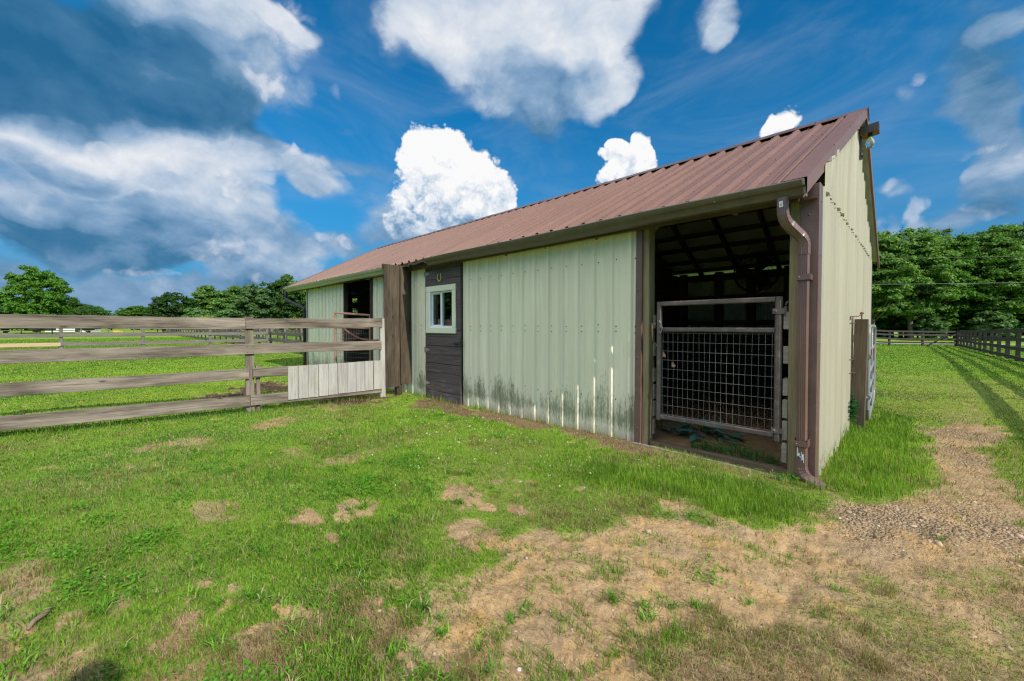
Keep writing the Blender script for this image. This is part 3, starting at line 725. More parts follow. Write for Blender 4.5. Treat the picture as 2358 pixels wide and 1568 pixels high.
def build_gravel():
    n = 46000
    x, y, r = scatter(n, 1.1, 9.5, p=0.3); f = fields(x, y)
    pr = np.clip(f['grav'] * 0.9 + 0.05 * f['main'] + 0.035 * (1 - f['cover']), 0, 1) * (0.25 + 0.9 * sstep(0.4, 0.62, fbm(x * 4, y * 4, 131)))
    keep = outside(x, y) & (rng.random(n) < pr); x, y, r, f = x[keep], y[keep], r[keep], {k: v[keep] for k, v in f.items()}
    n = len(x); z = gz(x, y, f)
    t = (1 + 5 ** 0.5) / 2
    iv = np.array([(-1, t, 0), (1, t, 0), (-1, -t, 0), (1, -t, 0), (0, -1, t), (0, 1, t), (0, -1, -t), (0, 1, -t), (t, 0, -1), (t, 0, 1), (-t, 0, -1), (-t, 0, 1)]) / math.hypot(1, t)
    fi = np.array([(0, 11, 5), (0, 5, 1), (0, 1, 7), (0, 7, 10), (0, 10, 11), (1, 5, 9), (5, 11, 4), (11, 10, 2), (10, 7, 6), (7, 1, 8), (3, 9, 4), (3, 4, 2), (3, 2, 6), (3, 6, 8), (3, 8, 9), (4, 9, 5), (2, 4, 11), (6, 2, 10), (8, 6, 7), (9, 8, 1)])
    s = np.exp(rng.normal(math.log(0.0052), 0.50, n)) * np.where(f['grav'] > 0.4, 1.2, 0.9); s = np.clip(s, 0.0025, 0.021)
    sc3 = np.stack([s * rng.uniform(0.8, 1.5, n), s * rng.uniform(0.7, 1.2, n), s * rng.uniform(0.45, 0.8, n)], 1)
    V = iv[None] * (1 + rng.uniform(-0.22, 0.22, (n, 12, 1))) * sc3[:, None, :]
    a = rng.uniform(0, 6.28, n); ca, sa = np.cos(a)[:, None], np.sin(a)[:, None]
    X = V[:, :, 0] * ca - V[:, :, 1] * sa + x[:, None]; Y = V[:, :, 0] * sa + V[:, :, 1] * ca + y[:, None]; Z = V[:, :, 2] + (z + s * 0.05)[:, None]
    VV = np.stack([X, Y, Z], -1).reshape(-1, 3)
    fl = (np.arange(n)[:, None, None] * 12 + fi[None]).ravel()
    k = rng.random((n, 1)); c = np.ones((n, 4)); c[:, :3] = np.array((0.24, 0.165, 0.10)) * (1 - k) + np.array((0.50, 0.375, 0.25)) * k
    pale = rng.random(n) < 0.02; c[pale, :3] = (0.60, 0.53, 0.45)
    fc = np.repeat(c, 20, axis=0)
    m, nt, b = new_mat('pebble')
    setb(nt, b, Base_Color=N(nt, 'ShaderNodeAttribute', {'attribute_name': 'tint'}).outputs['Color'], Roughness=0.85, Specular_IOR_Level=0.25, Normal=bump(nt, noise(nt, pos(nt), 160.0, 3, 0.6), 0.4, 0.002))
    o = sheet_mesh('gravel', VV, fl, np.full(n * 20, 3), 'pebble', [('tint', 'FACE', fc)], smooth=False)
    tag(o, 'brown gravel and small stones on the worn track beside the barn', 'gravel', kind='stuff')
build_gravel()
# ------------------------------------------------------------------ the barn
XR, XL, YF, YB, YR, ZR, SL = -0.555, -11.95, 4.0, 9.4, 6.7, 3.89, 0.533
def roof_z(y): return ZR - SL * abs(y - YR)
PITCHX = 0.2286
def rib_h(s, rib=0.029, minor=0.0045):
    q = s % PITCHX
    P = [(0, 0), (0.018, rib), (0.049, rib), (0.067, 0), (0.112, 0), (0.118, minor), (0.132, minor), (0.138, 0), (0.163, 0), (0.169, minor), (0.183, minor), (0.189, 0), (PITCHX, 0)]
    for (a, ha), (b, hb) in zip(P, P[1:]):
        if a <= q <= b: return ha + (hb - ha) * (q - a) / (b - a)
    return 0
RIBS = [0, 0.018, 0.049, 0.067, 0.112, 0.118, 0.132, 0.138, 0.163, 0.169, 0.183, 0.189]
def rib_stations(s0, s1, phase):
    out = [s0, s1]; k = math.floor((s0 - phase) / PITCHX) - 1
    while phase + k * PITCHX < s1:
        out += [phase + k * PITCHX + q for q in RIBS if s0 < phase + k * PITCHX + q < s1]; k += 1
    return sorted(set(round(v, 5) for v in out))
def siding_sheet(mb, origin, ax, nrm, s0, s1, zlo, zhi, phase=0.0, mi=0, off=0.0, wob=0.0):
    """ribbed metal sheet; s runs along ax from origin, ribs stand out along nrm"""
    origin, ax, nrm = Vector(origin), Vector(ax), Vector(nrm)
    st = rib_stations(s0, s1, phase); vs = []
    for s in st:
        h = rib_h(s - phase + 1e-6) + off
        for z in (zlo(s), zhi(s)):
            vs.append(origin + ax * s + nrm * (h + (random.uniform(-wob, wob) if wob else 0)) + Vector((0, 0, z)))
    mb.add(vs, [(2 * i, 2 * i + 2, 2 * i + 3, 2 * i + 1) for i in range(len(st) - 1)], mi)
def screws(mb, origin, ax, nrm, s0, s1, phase, zs, mi=1, r=0.0075):
    origin, ax, nrm = Vector(origin), Vector(ax), Vector(nrm)
    k = math.ceil((s0 - phase) / PITCHX)
    while phase + k * PITCHX < s1:
        for z in zs:
            s = phase + k * PITCHX + 0.088
            if s0 < s < s1: mb.dome(origin + ax * s + nrm * 0.001 + Vector((0, 0, z + random.uniform(-0.012, 0.012))), nrm, r, mi)
        k += 1

barn = thing('horse_barn', 'low cream metal-sided horse barn with a brown ribbed metal roof', 'barn', (-6.25, 6.7, 0))

# front walls: four stretches of ribbed siding
AX, NF = (1, 0, 0), (0, -1, 0)
def front(x0, x1, seam=None):
    mb = MB()
    siding_sheet(mb, (0, YF, 0), AX, NF, x0, x1, lambda s: -0.06 + 0.02 * math.sin(s * 5), lambda s: 2.40, -2.205, wob=0.0012)
    screws(mb, (0, YF, 0), AX, NF, x0, x1, -2.205, (0.42, 1.17, 1.24, 1.96), r=0.0085)
    k = 0
    while -2.205 - 0.9144 * k > x0 + 0.15:           # sheet laps
        xs = -2.205 - 0.9144 * k - 0.003
        if xs < x1 - 0.15: mb.box((xs - 0.004, YF - 0.0065, 0.0), (xs, YF + 0.002, 2.40), 0); mb.box((xs - 0.0065, YF - 0.003, 0.0), (xs - 0.004, YF + 0.002, 2.40), 1)
        k += 1
    return mb.build('front_wall', ['cream_siding', 'screw_dark'], barn)
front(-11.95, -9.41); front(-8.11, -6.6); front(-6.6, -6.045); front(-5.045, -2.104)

# right-hand gable wall: lower sheets, upper sheets lapped over them, stepped tops under the rear rake
mb = MB(); g = (XR, 0, 0); gax, gn = (0, 1, 0), (1, 0, 0)
siding_sheet(mb, g, gax, gn, 4.06, 9.38, lambda s: -0.06, lambda s: min(2.37, roof_z(s) - 0.03), 0.02, off=-0.006)
siding_sheet(mb, g, gax, gn, 4.30, 6.78, lambda s: 2.345 + 0.008 * math.sin(s * 23), lambda s: roof_z(s) - 0.02, 0.02, wob=0.003)
y = 6.78
while y < 9.1:
    y1 = min(y + 0.457, 9.12); zt = roof_z(y1) - 0.03 + random.uniform(-0.02, 0.015)
    if zt > 2.4: siding_sheet(mb, g, gax, gn, y, y1, lambda s: 2.345 + 0.008 * math.sin(s * 23), lambda s, zt=zt: zt, 0.02, wob=0.002)
    y = y1
k = 0
while 4.32 + k * PITCHX < 9.1:                     # lower lip of each lapped rib curls off the sheet below
    yy = 4.24 + k * PITCHX + 0.03; c = 0.012 + 0.012 * random.random(); w0 = 0.055 + 0.03 * random.random()
    zz = 2.345 + 0.008 * math.sin(yy * 23)
    if random.random() < 0.35: c *= 0.25; w0 *= 0.5
    mb.add([(XR + 0.003, yy - w0, zz + 0.012), (XR + 0.003, yy + w0, zz + 0.012), (XR + c + 0.018, yy + w0 * 0.8, zz - 0.004), (XR + c + 0.026, yy - w0 * 0.8, zz - 0.006), (XR + c * 0.4, yy + w0, zz - 0.006)], [(0, 1, 2, 3), (1, 4, 2)], 2)
    k += 1
screws(mb, g, gax, gn, 4.1, 9.3, 0.02, (0.30, 1.30, 1.95), r=0.006)
screws(mb, g, gax, gn, 4.1, 9.0, 0.02, (2.20,), r=0.006)
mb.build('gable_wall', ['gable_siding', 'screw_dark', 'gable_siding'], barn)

# rear wall (seen from inside) and boarded left gable with two gaps
mb = MB()
siding_sheet(mb, (0, YB, 0), AX, (0, 1, 0), XL, XR - 0.01, lambda s: -0.06, lambda s: 2.375, 0.0)
mb.build('rear_wall', ['stall_wall_metal'], barn)
mb = MB(); lv = [-0.05 + 1.697 * i / 11 for i in range(12)] + [1.778, 1.864, 1.95, 2.085] + [2.085 + 0.147 * i for i in range(1, 13)]
for z, z1 in zip(lv, lv[1:]):
    ya, yb = (4.02, 9.38) if z1 < 2.44 else (YR - (ZR - z1) / SL + 0.03, YR + (ZR - z1) / SL - 0.03)
    if yb - ya < 0.15: continue
    zc, w_ = (z + z1) / 2, z1 - z + 0.0
    for q0, q1 in (((ya, 5.27), (5.42, yb)) if abs(z - 1.647) < 0.01 or abs(z - 1.95) < 0.01 else ((ya, yb),)): mb.board((XL + 0.012, q0, zc), (XL + 0.012, q1, zc), w_, 0.024)
mb.build('gable_wall', ['stall_lumber'], barn)['label'] = 'boarded far gable with daylight gaps'

# roof: two ribbed slopes with screws
mb = MB(); RX0, RX1 = -13.03, -0.455
skew = lambda yy: -0.13 * max(0.0, YR - yy) / 2.95
cs = 1 / math.hypot(1, SL); nfr, nbk = Vector((0, -SL * cs, cs)), Vector((0, SL * cs, cs))
ROOFP = [(0, 0), (0.022, 0.037), (0.056, 0.037), (0.078, 0), (0.118, 0), (0.124, 0.004), (0.140, 0.004), (0.146, 0), (0.172, 0), (0.178, 0.004), (0.194, 0.004), (0.200, 0), (PITCHX, 0)]
def roof_rib(s):
    q = s % PITCHX
    for (a, ha), (b, hb) in zip(ROOFP, ROOFP[1:]):
        if a <= q <= b: return ha + (hb - ha) * (q - a) / (b - a)
    return 0
st = sorted({round(-0.72 + k * PITCHX + q[0], 5) for k in range(-60, 4) for q in ROOFP[:-1] if RX0 < -0.72 + k * PITCHX + q[0] < RX1 - 0.01} | {RX0, RX1 - 0.01})
for y0, y1, nn in ((3.80, YR - 0.03, nfr), (9.60, YR + 0.03, nbk)):
    vs = []
    for s in st:
        h = roof_rib(s + 0.72 + 1e-6)
        for k, yy in enumerate((y0, (y0 * 2 + y1) / 3, (y0 + 2 * y1) / 3, y1)):
            e = (0.006 * math.sin(s * 1.7) + random.uniform(-0.004, 0.004)) if k == 0 else 0
            vs.append(Vector((s + skew(yy), yy, roof_z(yy) + e)) + nn * h)
    n = len(st)
    mb.add(vs, [(4 * i + j, 4 * i + 4 + j, 4 * i + 5 + j, 4 * i + 1 + j) for i in range(n - 1) for j in range(3)], 0)
k = -60
while -0.72 + k * PITCHX < RX1:
    s = -0.72 + k * PITCHX + 0.031
    if s > RX0 + 0.05:
        for yy in (3.95, 4.75, 5.55, 6.35):
            if yy > 4: mb.dome(Vector((s + 0.005 + skew(yy), yy + random.uniform(-0.02, 0.02), roof_z(yy))) + nfr * 0.037, nfr, 0.009, 1)
        for yy in (4.35, 5.15, 5.95): mb.dome(Vector((s + 0.06 + skew(yy), yy, roof_z(yy))) + nfr * 0.001, nfr, 0.008, 1)
    k += 1
roof = mb.build('roof', ['roof_brown', 'screw_dark'], barn)
mb = MB()                                           # ridge cap: two flanges standing on the ribs, with a turned edge
cap = []
for nn, sg in ((nfr, -1), (nbk, 1)):
    a = Vector((0, YR + sg * 0.155, roof_z(YR + 0.155))) + nn * 0.043; b = Vector((0, YR + sg * 0.01, ZR + 0.051))
    cap.append((a, b, a - nn * 0.008 + Vector((0, sg * 0.004, 0))))
prof = [cap[0][2], cap[0][0], cap[0][1], cap[1][1], cap[1][0], cap[1][2]]
n = 24; L = RX1 - RX0 + 0.02
for i in range(n):
    q0, q1 = RX0 - 0.01 + L * i / n, RX0 - 0.01 + L * (i + 1) / n
    mb.extrude([p + Vector((q0, 0, 0.003 * math.sin(i * 2.1))) for p in prof], (q1 - q0, 0, 0))
mb.build('ridge_cap', ['trim_brown'], roof)
def rake(x, sgn):
    mb = MB()
    for ye, yr, nn in ((3.74, YR, nfr), (9.62, YR, nbk)):
        A, B = Vector((x + skew(ye), ye, roof_z(ye))), Vector((x, yr, ZR)); up = nn * 0.044; dn = Vector((0, 0, -0.125)); inn = Vector((-sgn * 0.165, 0, 0))
        vs = []
        for P in (A, B): vs += [P + up + inn - nn * 0.024, P + up + inn, P + up, P + up + dn, P + up + dn + Vector((-sgn * 0.022, 0, -0.006)), P + up + dn + Vector((-sgn * 0.022, 0, -0.03))]
        mb.add(vs, [(i, i + 1, i + 7, i + 6) for i in range(5)])
        d = (B - A)
        for q in (0.03, 0.28, 0.53, 0.8, 0.97): mb.dome(A + d * q + up + dn + Vector((-sgn * 0.018, 0, -0.018)), (sgn, 0, 0), 0.008, 1)
    mb.build('rake_trim', ['roof_brown', 'screw_dark'], roof)
rake(RX1, 1); rake(RX0, -1)
mb = MB()
for y0, nn in ((3.86, nfr), (9.54, nbk)):
    vs = [Vector((x + skew(yy), yy, roof_z(yy) - 0.012)) for x in (RX0 + 0.02, RX1 - 0.03) for yy in (y0, YR)]
    mb.add(vs, [(0, 2, 3, 1)])
mb.build('roof_lining', ['roof_underside'], roof)

# roof timbers over the open stall and the far bay
for yy in (4.1, 4.5, 4.9, 5.3, 5.7, 6.1, 6.5, 6.95, 7.4, 7.85, 8.25, 8.62, 9.0, 9.3):
    mb = MB(); s_ = -1 if yy < YR else 1; nn = nfr if yy < YR else nbk
    c = Vector((0, yy, roof_z(yy) - 0.018)) - nn * 0.03
    ac = Vector((0, 0.084, -0.084 * SL * s_))
    mb.frame_box(c + Vector((-12.6, 0, 0)) - ac / 2 - nn * 0.019, (11.98, 0, 0), ac, nn * 0.038)
    mb.build('purlin', ['stall_lumber'], barn)
for xx in (-0.66, -1.15, -1.88, -2.60, -3.34, -4.07, -8.2, -9.6, -11.0):
    mb = MB()
    for y0, y1, nn in ((3.9, YR, nfr), (9.5, YR, nbk)):
        a = Vector((xx - 0.019, y0, roof_z(y0) - 0.02)) - nn * 0.18; b = Vector((xx - 0.019, y1, ZR - 0.02)) - nn * 0.18
        mb.frame_box(a, b - a, (0.038, 0, 0), nn * 0.135)
    mb.build('rafter', ['stall_lumber'], barn)
# girts and studs on the rear wall, headers
for z0, z1 in ((2.22, 2.365), (1.75, 1.90), (1.26, 1.36)):
    mb = MB(); mb.frame_box((XL + 0.1, 9.335, z0), (11.2, 0, 0), (0, 0.038, 0), (0, 0, z1 - z0)); mb.build('girt', ['stall_lumber'], barn)
for xx in (-3.72, -2.97, -2.36, -1.72, -0.7, -6.5, -9.2):
    mb = MB(); mb.frame_box((xx - 0.07, 9.19, -0.05), (0.14, 0, 0), (0, 0.14, 0), (0, 0, 2.44)); mb.build('stud', ['stall_lumber'], barn)
for xx in (-3.83, -6.55):
    mb = MB(); z = -0.05
    while z < 3.4:
        q = max(0.0, z + 0.30 - 2.44) / SL; mb.board((xx, 4.08 + q, z + 0.07), (xx, 9.32 - q, z + 0.07), 0.139, 0.036); z += 0.142
    mb.build('stall_partition', ['stall_lumber'], barn)
for z0, z1 in ((1.207, 1.35), (0.921, 1.064), (0.652, 0.795), (0.467, 0.619), (0.283, 0.442), (0.098, 0.258)):
    mb = MB(); mb.board((-0.759, 3.995 + random.uniform(-0.006, 0.006), (z0 + z1) / 2), (-0.759, 9.1, (z0 + z1) / 2), z1 - z0, 0.036, jit=0.002); mb.build('lining_board', ['cut_lumber'], barn)
    mb = MB(); mb.board((-1.950, 4.085, (z0 + z1) / 2), (-1.950, 4.125, (z0 + z1) / 2), z1 - z0, 0.016, jit=0.002); mb.build('lining_board', ['cut_lumber'], barn)

mb = MB(); z = -0.05
while z < 1.2: mb.board((-3.80, 9.16, z + 0.09), (-0.62, 9.16, z + 0.09), 0.178, 0.036); z += 0.18
mb.build('added_dark_boards', ['stall_lumber'], barn)  # boards added to darken the lower half of the rear stall wall
# posts, trims and sills of the open stall
mb = MB(); mb.board((-2.0, 4.062, -0.1), (-1.992, 4.062, 2.30), 0.068, 0.13, up=(1, 0, 0)); mb.build('post', ['treated_post'], barn)
mb = MB(); mb.extrude([(-2.106, 3.99, -0.05), (-2.104, 3.966, -0.05), (-2.036, 3.966, -0.05), (-2.036, 4.06, -0.05)], (0.012, 0, 2.33))
for zz in (0.16, 0.9, 1.6): mb.dome((-2.07, 3.965, zz), (0, -1, 0), 0.009, 1)
mb.build('corner_trim', ['trim_brown', 'screw_dark'], barn)
mb = MB(); mb.board((-0.700, 4.045, -0.12), (-0.700, 4.045, 2.33), 0.075, 0.12, up=(1, 0, 0), jit=0.002); mb.build('post', ['treated_post'], barn)
mb = MB(); mb.extrude([(-0.664, 4.10, -0.06), (-0.664, 3.972, -0.06), (-0.545, 3.972, -0.06), (-0.540, 3.978, -0.06), (-0.540, 4.10, -0.06), (-0.550, 4.104, -0.06)], (0, 0, 2.42))
for zz in (0.3, 1.0, 1.7, 2.12): mb.dome((-0.61, 3.971, zz), (0, -1, 0), 0.009, 1); mb.dome((-0.539, 4.03, zz + 0.1), (1, 0, 0), 0.008, 1)
mb.build('corner_trim', ['trim_brown', 'screw_dark'], barn)
mb = MB(); mb.extrude([(-0.545, 9.30, -0.06), (-0.538, 9.30, -0.06), (-0.538, 9.42, -0.06), (-0.62, 9.42, -0.06)], (0, 0, 2.4)); mb.build('corner_trim', ['trim_brown'], barn)
mb = MB(); mb.extrude([(-11.88, 3.976, -0.06), (-11.965, 3.976, -0.06), (-11.965, 4.08, -0.06)], (0, 0, 2.4)); mb.build('corner_trim', ['gutter_pale'], barn)
mb = MB(); mb.board((-2.02, 3.99, 2.315), (-0.66, 3.99, 2.315), 0.14, 0.036, jit=0.002); mb.build('header', ['treated_post'], barn)
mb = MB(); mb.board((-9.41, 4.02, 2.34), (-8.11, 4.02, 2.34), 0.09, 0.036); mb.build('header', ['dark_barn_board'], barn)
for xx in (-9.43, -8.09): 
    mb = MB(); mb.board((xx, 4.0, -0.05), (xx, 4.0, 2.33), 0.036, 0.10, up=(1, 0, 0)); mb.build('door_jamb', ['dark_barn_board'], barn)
mb = MB(); mb.board((-2.1, 3.925, -0.055), (-0.80, 3.90, -0.062), 0.13, 0.036, up=(0, 0, 1), jit=0.003); mb.build('sill', ['cut_lumber'], barn)
mb = MB(); mb.board((-1.95, 4.06, -0.045), (-0.70, 4.06, -0.045), 0.14, 0.075, up=(0, 0, 1), jit=0.004); mb.build('sill', ['old_post'], barn)['label'] = 'dark worn inner sill'
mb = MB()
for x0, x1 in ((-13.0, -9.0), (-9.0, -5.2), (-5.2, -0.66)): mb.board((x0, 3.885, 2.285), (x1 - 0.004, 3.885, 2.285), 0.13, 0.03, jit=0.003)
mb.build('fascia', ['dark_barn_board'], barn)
mb = MB(); mb.add([(-13.0, 3.90, 2.225), (XR, 3.90, 2.225), (XR, 3.975, 2.235), (-13.0, 3.975, 2.235)], [(0, 1, 2, 3)]); mb.build('soffit', ['trim_brown'], barn)
# broken roof edge between the two gutters: rotten board ends
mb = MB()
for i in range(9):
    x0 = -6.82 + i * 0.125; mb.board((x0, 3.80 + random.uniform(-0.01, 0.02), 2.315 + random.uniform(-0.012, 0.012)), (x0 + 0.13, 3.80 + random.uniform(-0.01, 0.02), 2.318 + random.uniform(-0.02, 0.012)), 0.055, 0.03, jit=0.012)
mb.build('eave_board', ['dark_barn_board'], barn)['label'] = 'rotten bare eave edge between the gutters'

# gutters
def gutter(x0, x1, mat, lipm, endm):
    P = [(3.868, 2.335), (3.868, 2.238), (3.806, 2.238), (3.790, 2.246), (3.778, 2.272), (3.764, 2.290), (3.742, 2.303), (3.730, 2.322), (3.722, 2.342)]
    Lp = [(3.722, 2.342), (3.720, 2.349), (3.728, 2.352), (3.738, 2.346)]
    mb = MB(); n = max(4, int((x1 - x0) / 0.6)); L = x1 - x0
    for i in range(n):
        a, b = x0 + L * i / n, x0 + L * (i + 1) / n; s0 = 0.004 * math.sin(i * 1.3); s1 = 0.004 * math.sin((i + 1) * 1.3)
        for pr, mi in ((P, 0), (Lp, 1)):
            vs = [(a, y, z + s0) for y, z in pr] + [(b, y, z + s1) for y, z in pr]; k = len(pr)
            mb.add(vs, [(j, j + 1, k + j + 1, k + j) for j in range(k - 1)], mi)
    for xe in (x0 + 0.002, x1 - 0.002):
        mb.add([(xe, y, z) for y, z in P] + [(xe, 3.73, 2.35)], [tuple(range(len(P) + 1))], 2)
    mb.extrude([(x1 - 0.012, y - 0.003, z) for y, z in P[2:]], (0.016, 0, 0), 2)
    for i in range(1, n, 3): mb.dome((x0 + L * i / n, 3.741, 2.309), (0, -1, 0.2), 0.007, 1)
    return mb.build('gutter', [mat, lipm, endm], barn)
gutter(-5.73, -0.606, 'gutter_brown', 'lip_silver', 'lip_silver')['label'] = 'brown gutter over the stall and the door'
gutter(-13.1, -6.84, 'gutter_pale', 'lip_silver', 'gutter_brown')['label'] = 'pale gutter on the far half of the eave'

# downspout at the near corner
def rect_prof(w, d, groove=0.0):
    P = []
    def side(ax, ay, bx, by, n, nx, ny):
        for i in range(n):
            t = i / n; g = groove if (i % 2 == 1) else 0.0
            P.append((ax + (bx - ax) * t - nx * g, ay + (by - ay) * t - ny * g))
    w, d = w / 2, d / 2; c = 0.009
    side(-w + c, -d, w - c, -d, 8, 0, -1); side(w, -d + c, w, d - c, 6, 1, 0); side(w - c, d, -w + c, d, 8, 0, 1); side(-w, d - c, -w, -d + c, 6, -1, 0)
    return P
def smooth_path(pts, n=6):
    out = []
    for i in range(len(pts)):
        p = Vector(pts[i])
        if i in (0, len(pts) - 1): out.append(p); continue
        a, b = Vector(pts[i - 1]), Vector(pts[i + 1]); r = min(0.085, (p - a).length * 0.45, (b - p).length * 0.45)
        s, e = p + (a - p).normalized() * r, p + (b - p).normalized() * r
        for k in range(n + 1):
            t = k / n; out.append(s * (1 - t) ** 2 + p * 2 * t * (1 - t) + e * t * t)
    return out
ds = thing_part = None
mb = MB(); DX = Vector((0.985, 0.0, 0.0))
top = smooth_path([(-0.752, 3.795, 2.245), (-0.752, 3.795, 2.075), (-0.628, 3.915, 1.915), (-0.628, 3.915, 1.80)], 8)
scl = [1 + (0.045 if (k % 2 and 1 < k < len(top) - 2) else 0) for k in range(len(top))]
mb.sweep(top, rect_prof(0.074, 0.064, 0.0025), DX, 0, scl)
mb.sweep([(-0.628, 3.915, 1.86), (-0.629, 3.915, 1.2), (-0.628, 3.915, 0.7), (-0.626, 3.915, 0.28)], rect_prof(0.068, 0.058, 0.004), DX, 0)
bot = smooth_path([(-0.626, 3.915, 0.30), (-0.626, 3.915, 0.045), (-0.47, 3.865, -0.012)], 10)
scl = [1.05 + (0.06 if (k % 2 and 1 < k < len(bot) - 1) else 0) for k in range(len(bot))]
mb.sweep(bot, rect_prof(0.072, 0.062, 0.001), DX, 0, scl)
spout = mb.build('downspout', ['pipe_brown'], barn)
spout['label'] = 'brown downspout with an elbow at the near corner'
for zz, tl in ((1.62, 0.0), (0.30, 0.012)):
    mb = MB()
    mb.box((-0.674, 3.876, zz - 0.022), (-0.580, 3.882, zz + 0.022)); mb.box((-0.586, 3.882, zz - 0.022), (-0.580, 3.972, zz + 0.022 + tl)); mb.box((-0.674, 3.882, zz - 0.022), (-0.668, 3.972, zz + 0.022 + tl))
    mb.dome((-0.655, 3.8755, zz), (0, -1, 0), 0.006, 1)
    mb.build('bracket', ['pipe_brown', 'galvanised'], spout)
mb = MB(); mb.frame_box((-0.769, 3.7600, 2.165), (0.026, 0, 0.004), (0, 0.0012, 0), (-0.004, 0, 0.046)); mb.frame_box((-0.764, 3.7592, 2.175), (0.014, 0, 0.002), (0, 0.0005, 0), (-0.002, 0, 0.022), 1)
mb.build('sticker', ['sticker', 'gutter_pale'], spout)
mb = MB()                                            # flaked white paint marks at the foot
for dx, z0, z1, w in ((-0.022, 0.20, 0.27, 0.005), (-0.014, 0.195, 0.225, 0.014), (0.004, 0.17, 0.235, 0.003), (0.014, 0.175, 0.22, 0.012), (0.020, 0.155, 0.185, 0.004), (-0.004, 0.195, 0.202, 0.03)):
    mb.box((-0.626 + dx - w / 2, 3.8775, z0), (-0.626 + dx + w / 2, 3.8805, z1))
mb.build('paint_mark', ['sticker'], spout)
# far downspout
mb = MB(); mb.tube(smooth_path([(-13.07, 3.79, 2.25), (-13.07, 3.79, 2.02), (-12.02, 3.95, 1.74), (-12.02, 3.95, 1.4)], 6) + [Vector((-12.02, 3.95, 0.05))], 0.042, 10)
mb.build('downspout', ['black_pipe'], barn, True)['label'] = 'black round downspout on the far corner'

# plank wing wall where the fence meets the barn
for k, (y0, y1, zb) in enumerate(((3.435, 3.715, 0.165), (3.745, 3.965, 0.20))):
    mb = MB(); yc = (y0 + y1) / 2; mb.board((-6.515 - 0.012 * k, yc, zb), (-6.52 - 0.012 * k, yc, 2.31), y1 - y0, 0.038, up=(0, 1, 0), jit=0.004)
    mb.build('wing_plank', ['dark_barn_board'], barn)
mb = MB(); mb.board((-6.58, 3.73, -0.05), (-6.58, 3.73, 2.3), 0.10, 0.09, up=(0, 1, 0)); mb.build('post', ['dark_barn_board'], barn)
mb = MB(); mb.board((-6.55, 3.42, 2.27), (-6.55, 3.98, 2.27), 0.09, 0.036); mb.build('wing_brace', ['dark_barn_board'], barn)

# the brown plank door
mb = MB(); z = -0.03; hs = [0.17, 0.165, 0.16, 0.15, 0.16, 0.155, 0.16, 0.155]
x0, x1 = -6.035, -5.055; wz0, wz1 = 1.165, 1.87
bounds = [-0.03, 0.14, 0.30, 0.46, 0.61, 0.76, 0.91, 1.06, 1.165]
for a, b in zip(bounds, bounds[1:]):
    mb.board((x0, 3.965 + random.uniform(-0.004, 0.004), (a + b) / 2), (x1, 3.965 + random.uniform(-0.004, 0.004), (a + b) / 2), b - a - 0.005, 0.03, jit=0.002)
mb.board((x0, 3.965, (wz0 + wz1) / 2), (-5.925, 3.965, (wz0 + wz1) / 2), wz1 - wz0 - 0.005, 0.03, jit=0.001)
mb.board((-5.19, 3.965, (wz0 + wz1) / 2), (x1, 3.965, (wz0 + wz1) / 2), wz1 - wz0 - 0.005, 0.03, jit=0.001)
for a, b in ((1.87, 2.02), (2.02, 2.19), (2.19, 2.33)):
    mb.board((x0, 3.965, (a + b) / 2), (x1, 3.965, (a + b) / 2), b - a - 0.005, 0.03, jit=0.002)
door = mb.build('door', ['brown_door_paint'], barn)
mb = MB(); fx0, fx1, fz0, fz1, fw = -5.99, -5.155, 1.12, 1.91, 0.095
for p0, p1, up in (((fx0, 3.938, fz1 - fw / 2), (fx1, 3.938, fz1 - fw / 2), (0, 0, 1)), ((fx0, 3.938, fz0 + fw / 2), (fx1, 3.938, fz0 + fw / 2), (0, 0, 1)),
                   ((fx0 + fw / 2, 3.938, fz0 + fw + 0.002), (fx0 + fw / 2, 3.938, fz1 - fw - 0.002), (1, 0, 0)), ((fx1 - fw / 2, 3.938, fz0 + fw + 0.002), (fx1 - fw / 2, 3.938, fz1 - fw - 0.002), (1, 0, 0))):
    mb.board(p0, p1, fw, 0.02, up=up, jit=0.001)
mb.build('window_frame', ['window_trim'], door)
mb = MB(); sx0, sx1, sz0, sz1 = fx0 + fw, fx1 - fw, fz0 + fw, fz1 - fw; xm = (sx0 + sx1) / 2 - 0.01
for lo, hi in (((sx0, 3.93, sz0), (sx0 + 0.04, 4.03, sz1)), ((sx1 - 0.022, 3.955, sz0), (sx1, 4.03, sz1)), ((sx0 + 0.04, 3.945, sz0), (sx1 - 0.022, 4.03, sz0 + 0.028)), ((sx0 + 0.04, 3.955, sz1 - 0.025), (sx1 - 0.022, 4.03, sz1)),
               ((xm - 0.02, 3.962, sz0 + 0.028), (xm + 0.02, 4.0, sz1 - 0.025)), ((sx0 + 0.04, 3.972, sz0 + 0.028), (sx0 + 0.058, 4.0, sz1 - 0.025)), ((sx0 + 0.058, 3.975, sz0 + 0.028), (xm - 0.02, 4.0, sz0 + 0.046)), ((sx0 + 0.058, 3.975, sz1 - 0.043), (xm - 0.02, 4.0, sz1 - 0.025))):
    mb.box(lo, hi)
mb.build('window_sash', ['sash_white'], door)
for a, b, yy in ((sx0 + 0.058, xm - 0.02, 3.986), (xm + 0.02, sx1 - 0.022, 3.992)):
    mb = MB(); mb.box((a, yy, sz0 + 0.028), (b, yy + 0.004, sz1 - 0.025)); mb.build('window_pane', ['window_glass'], door)
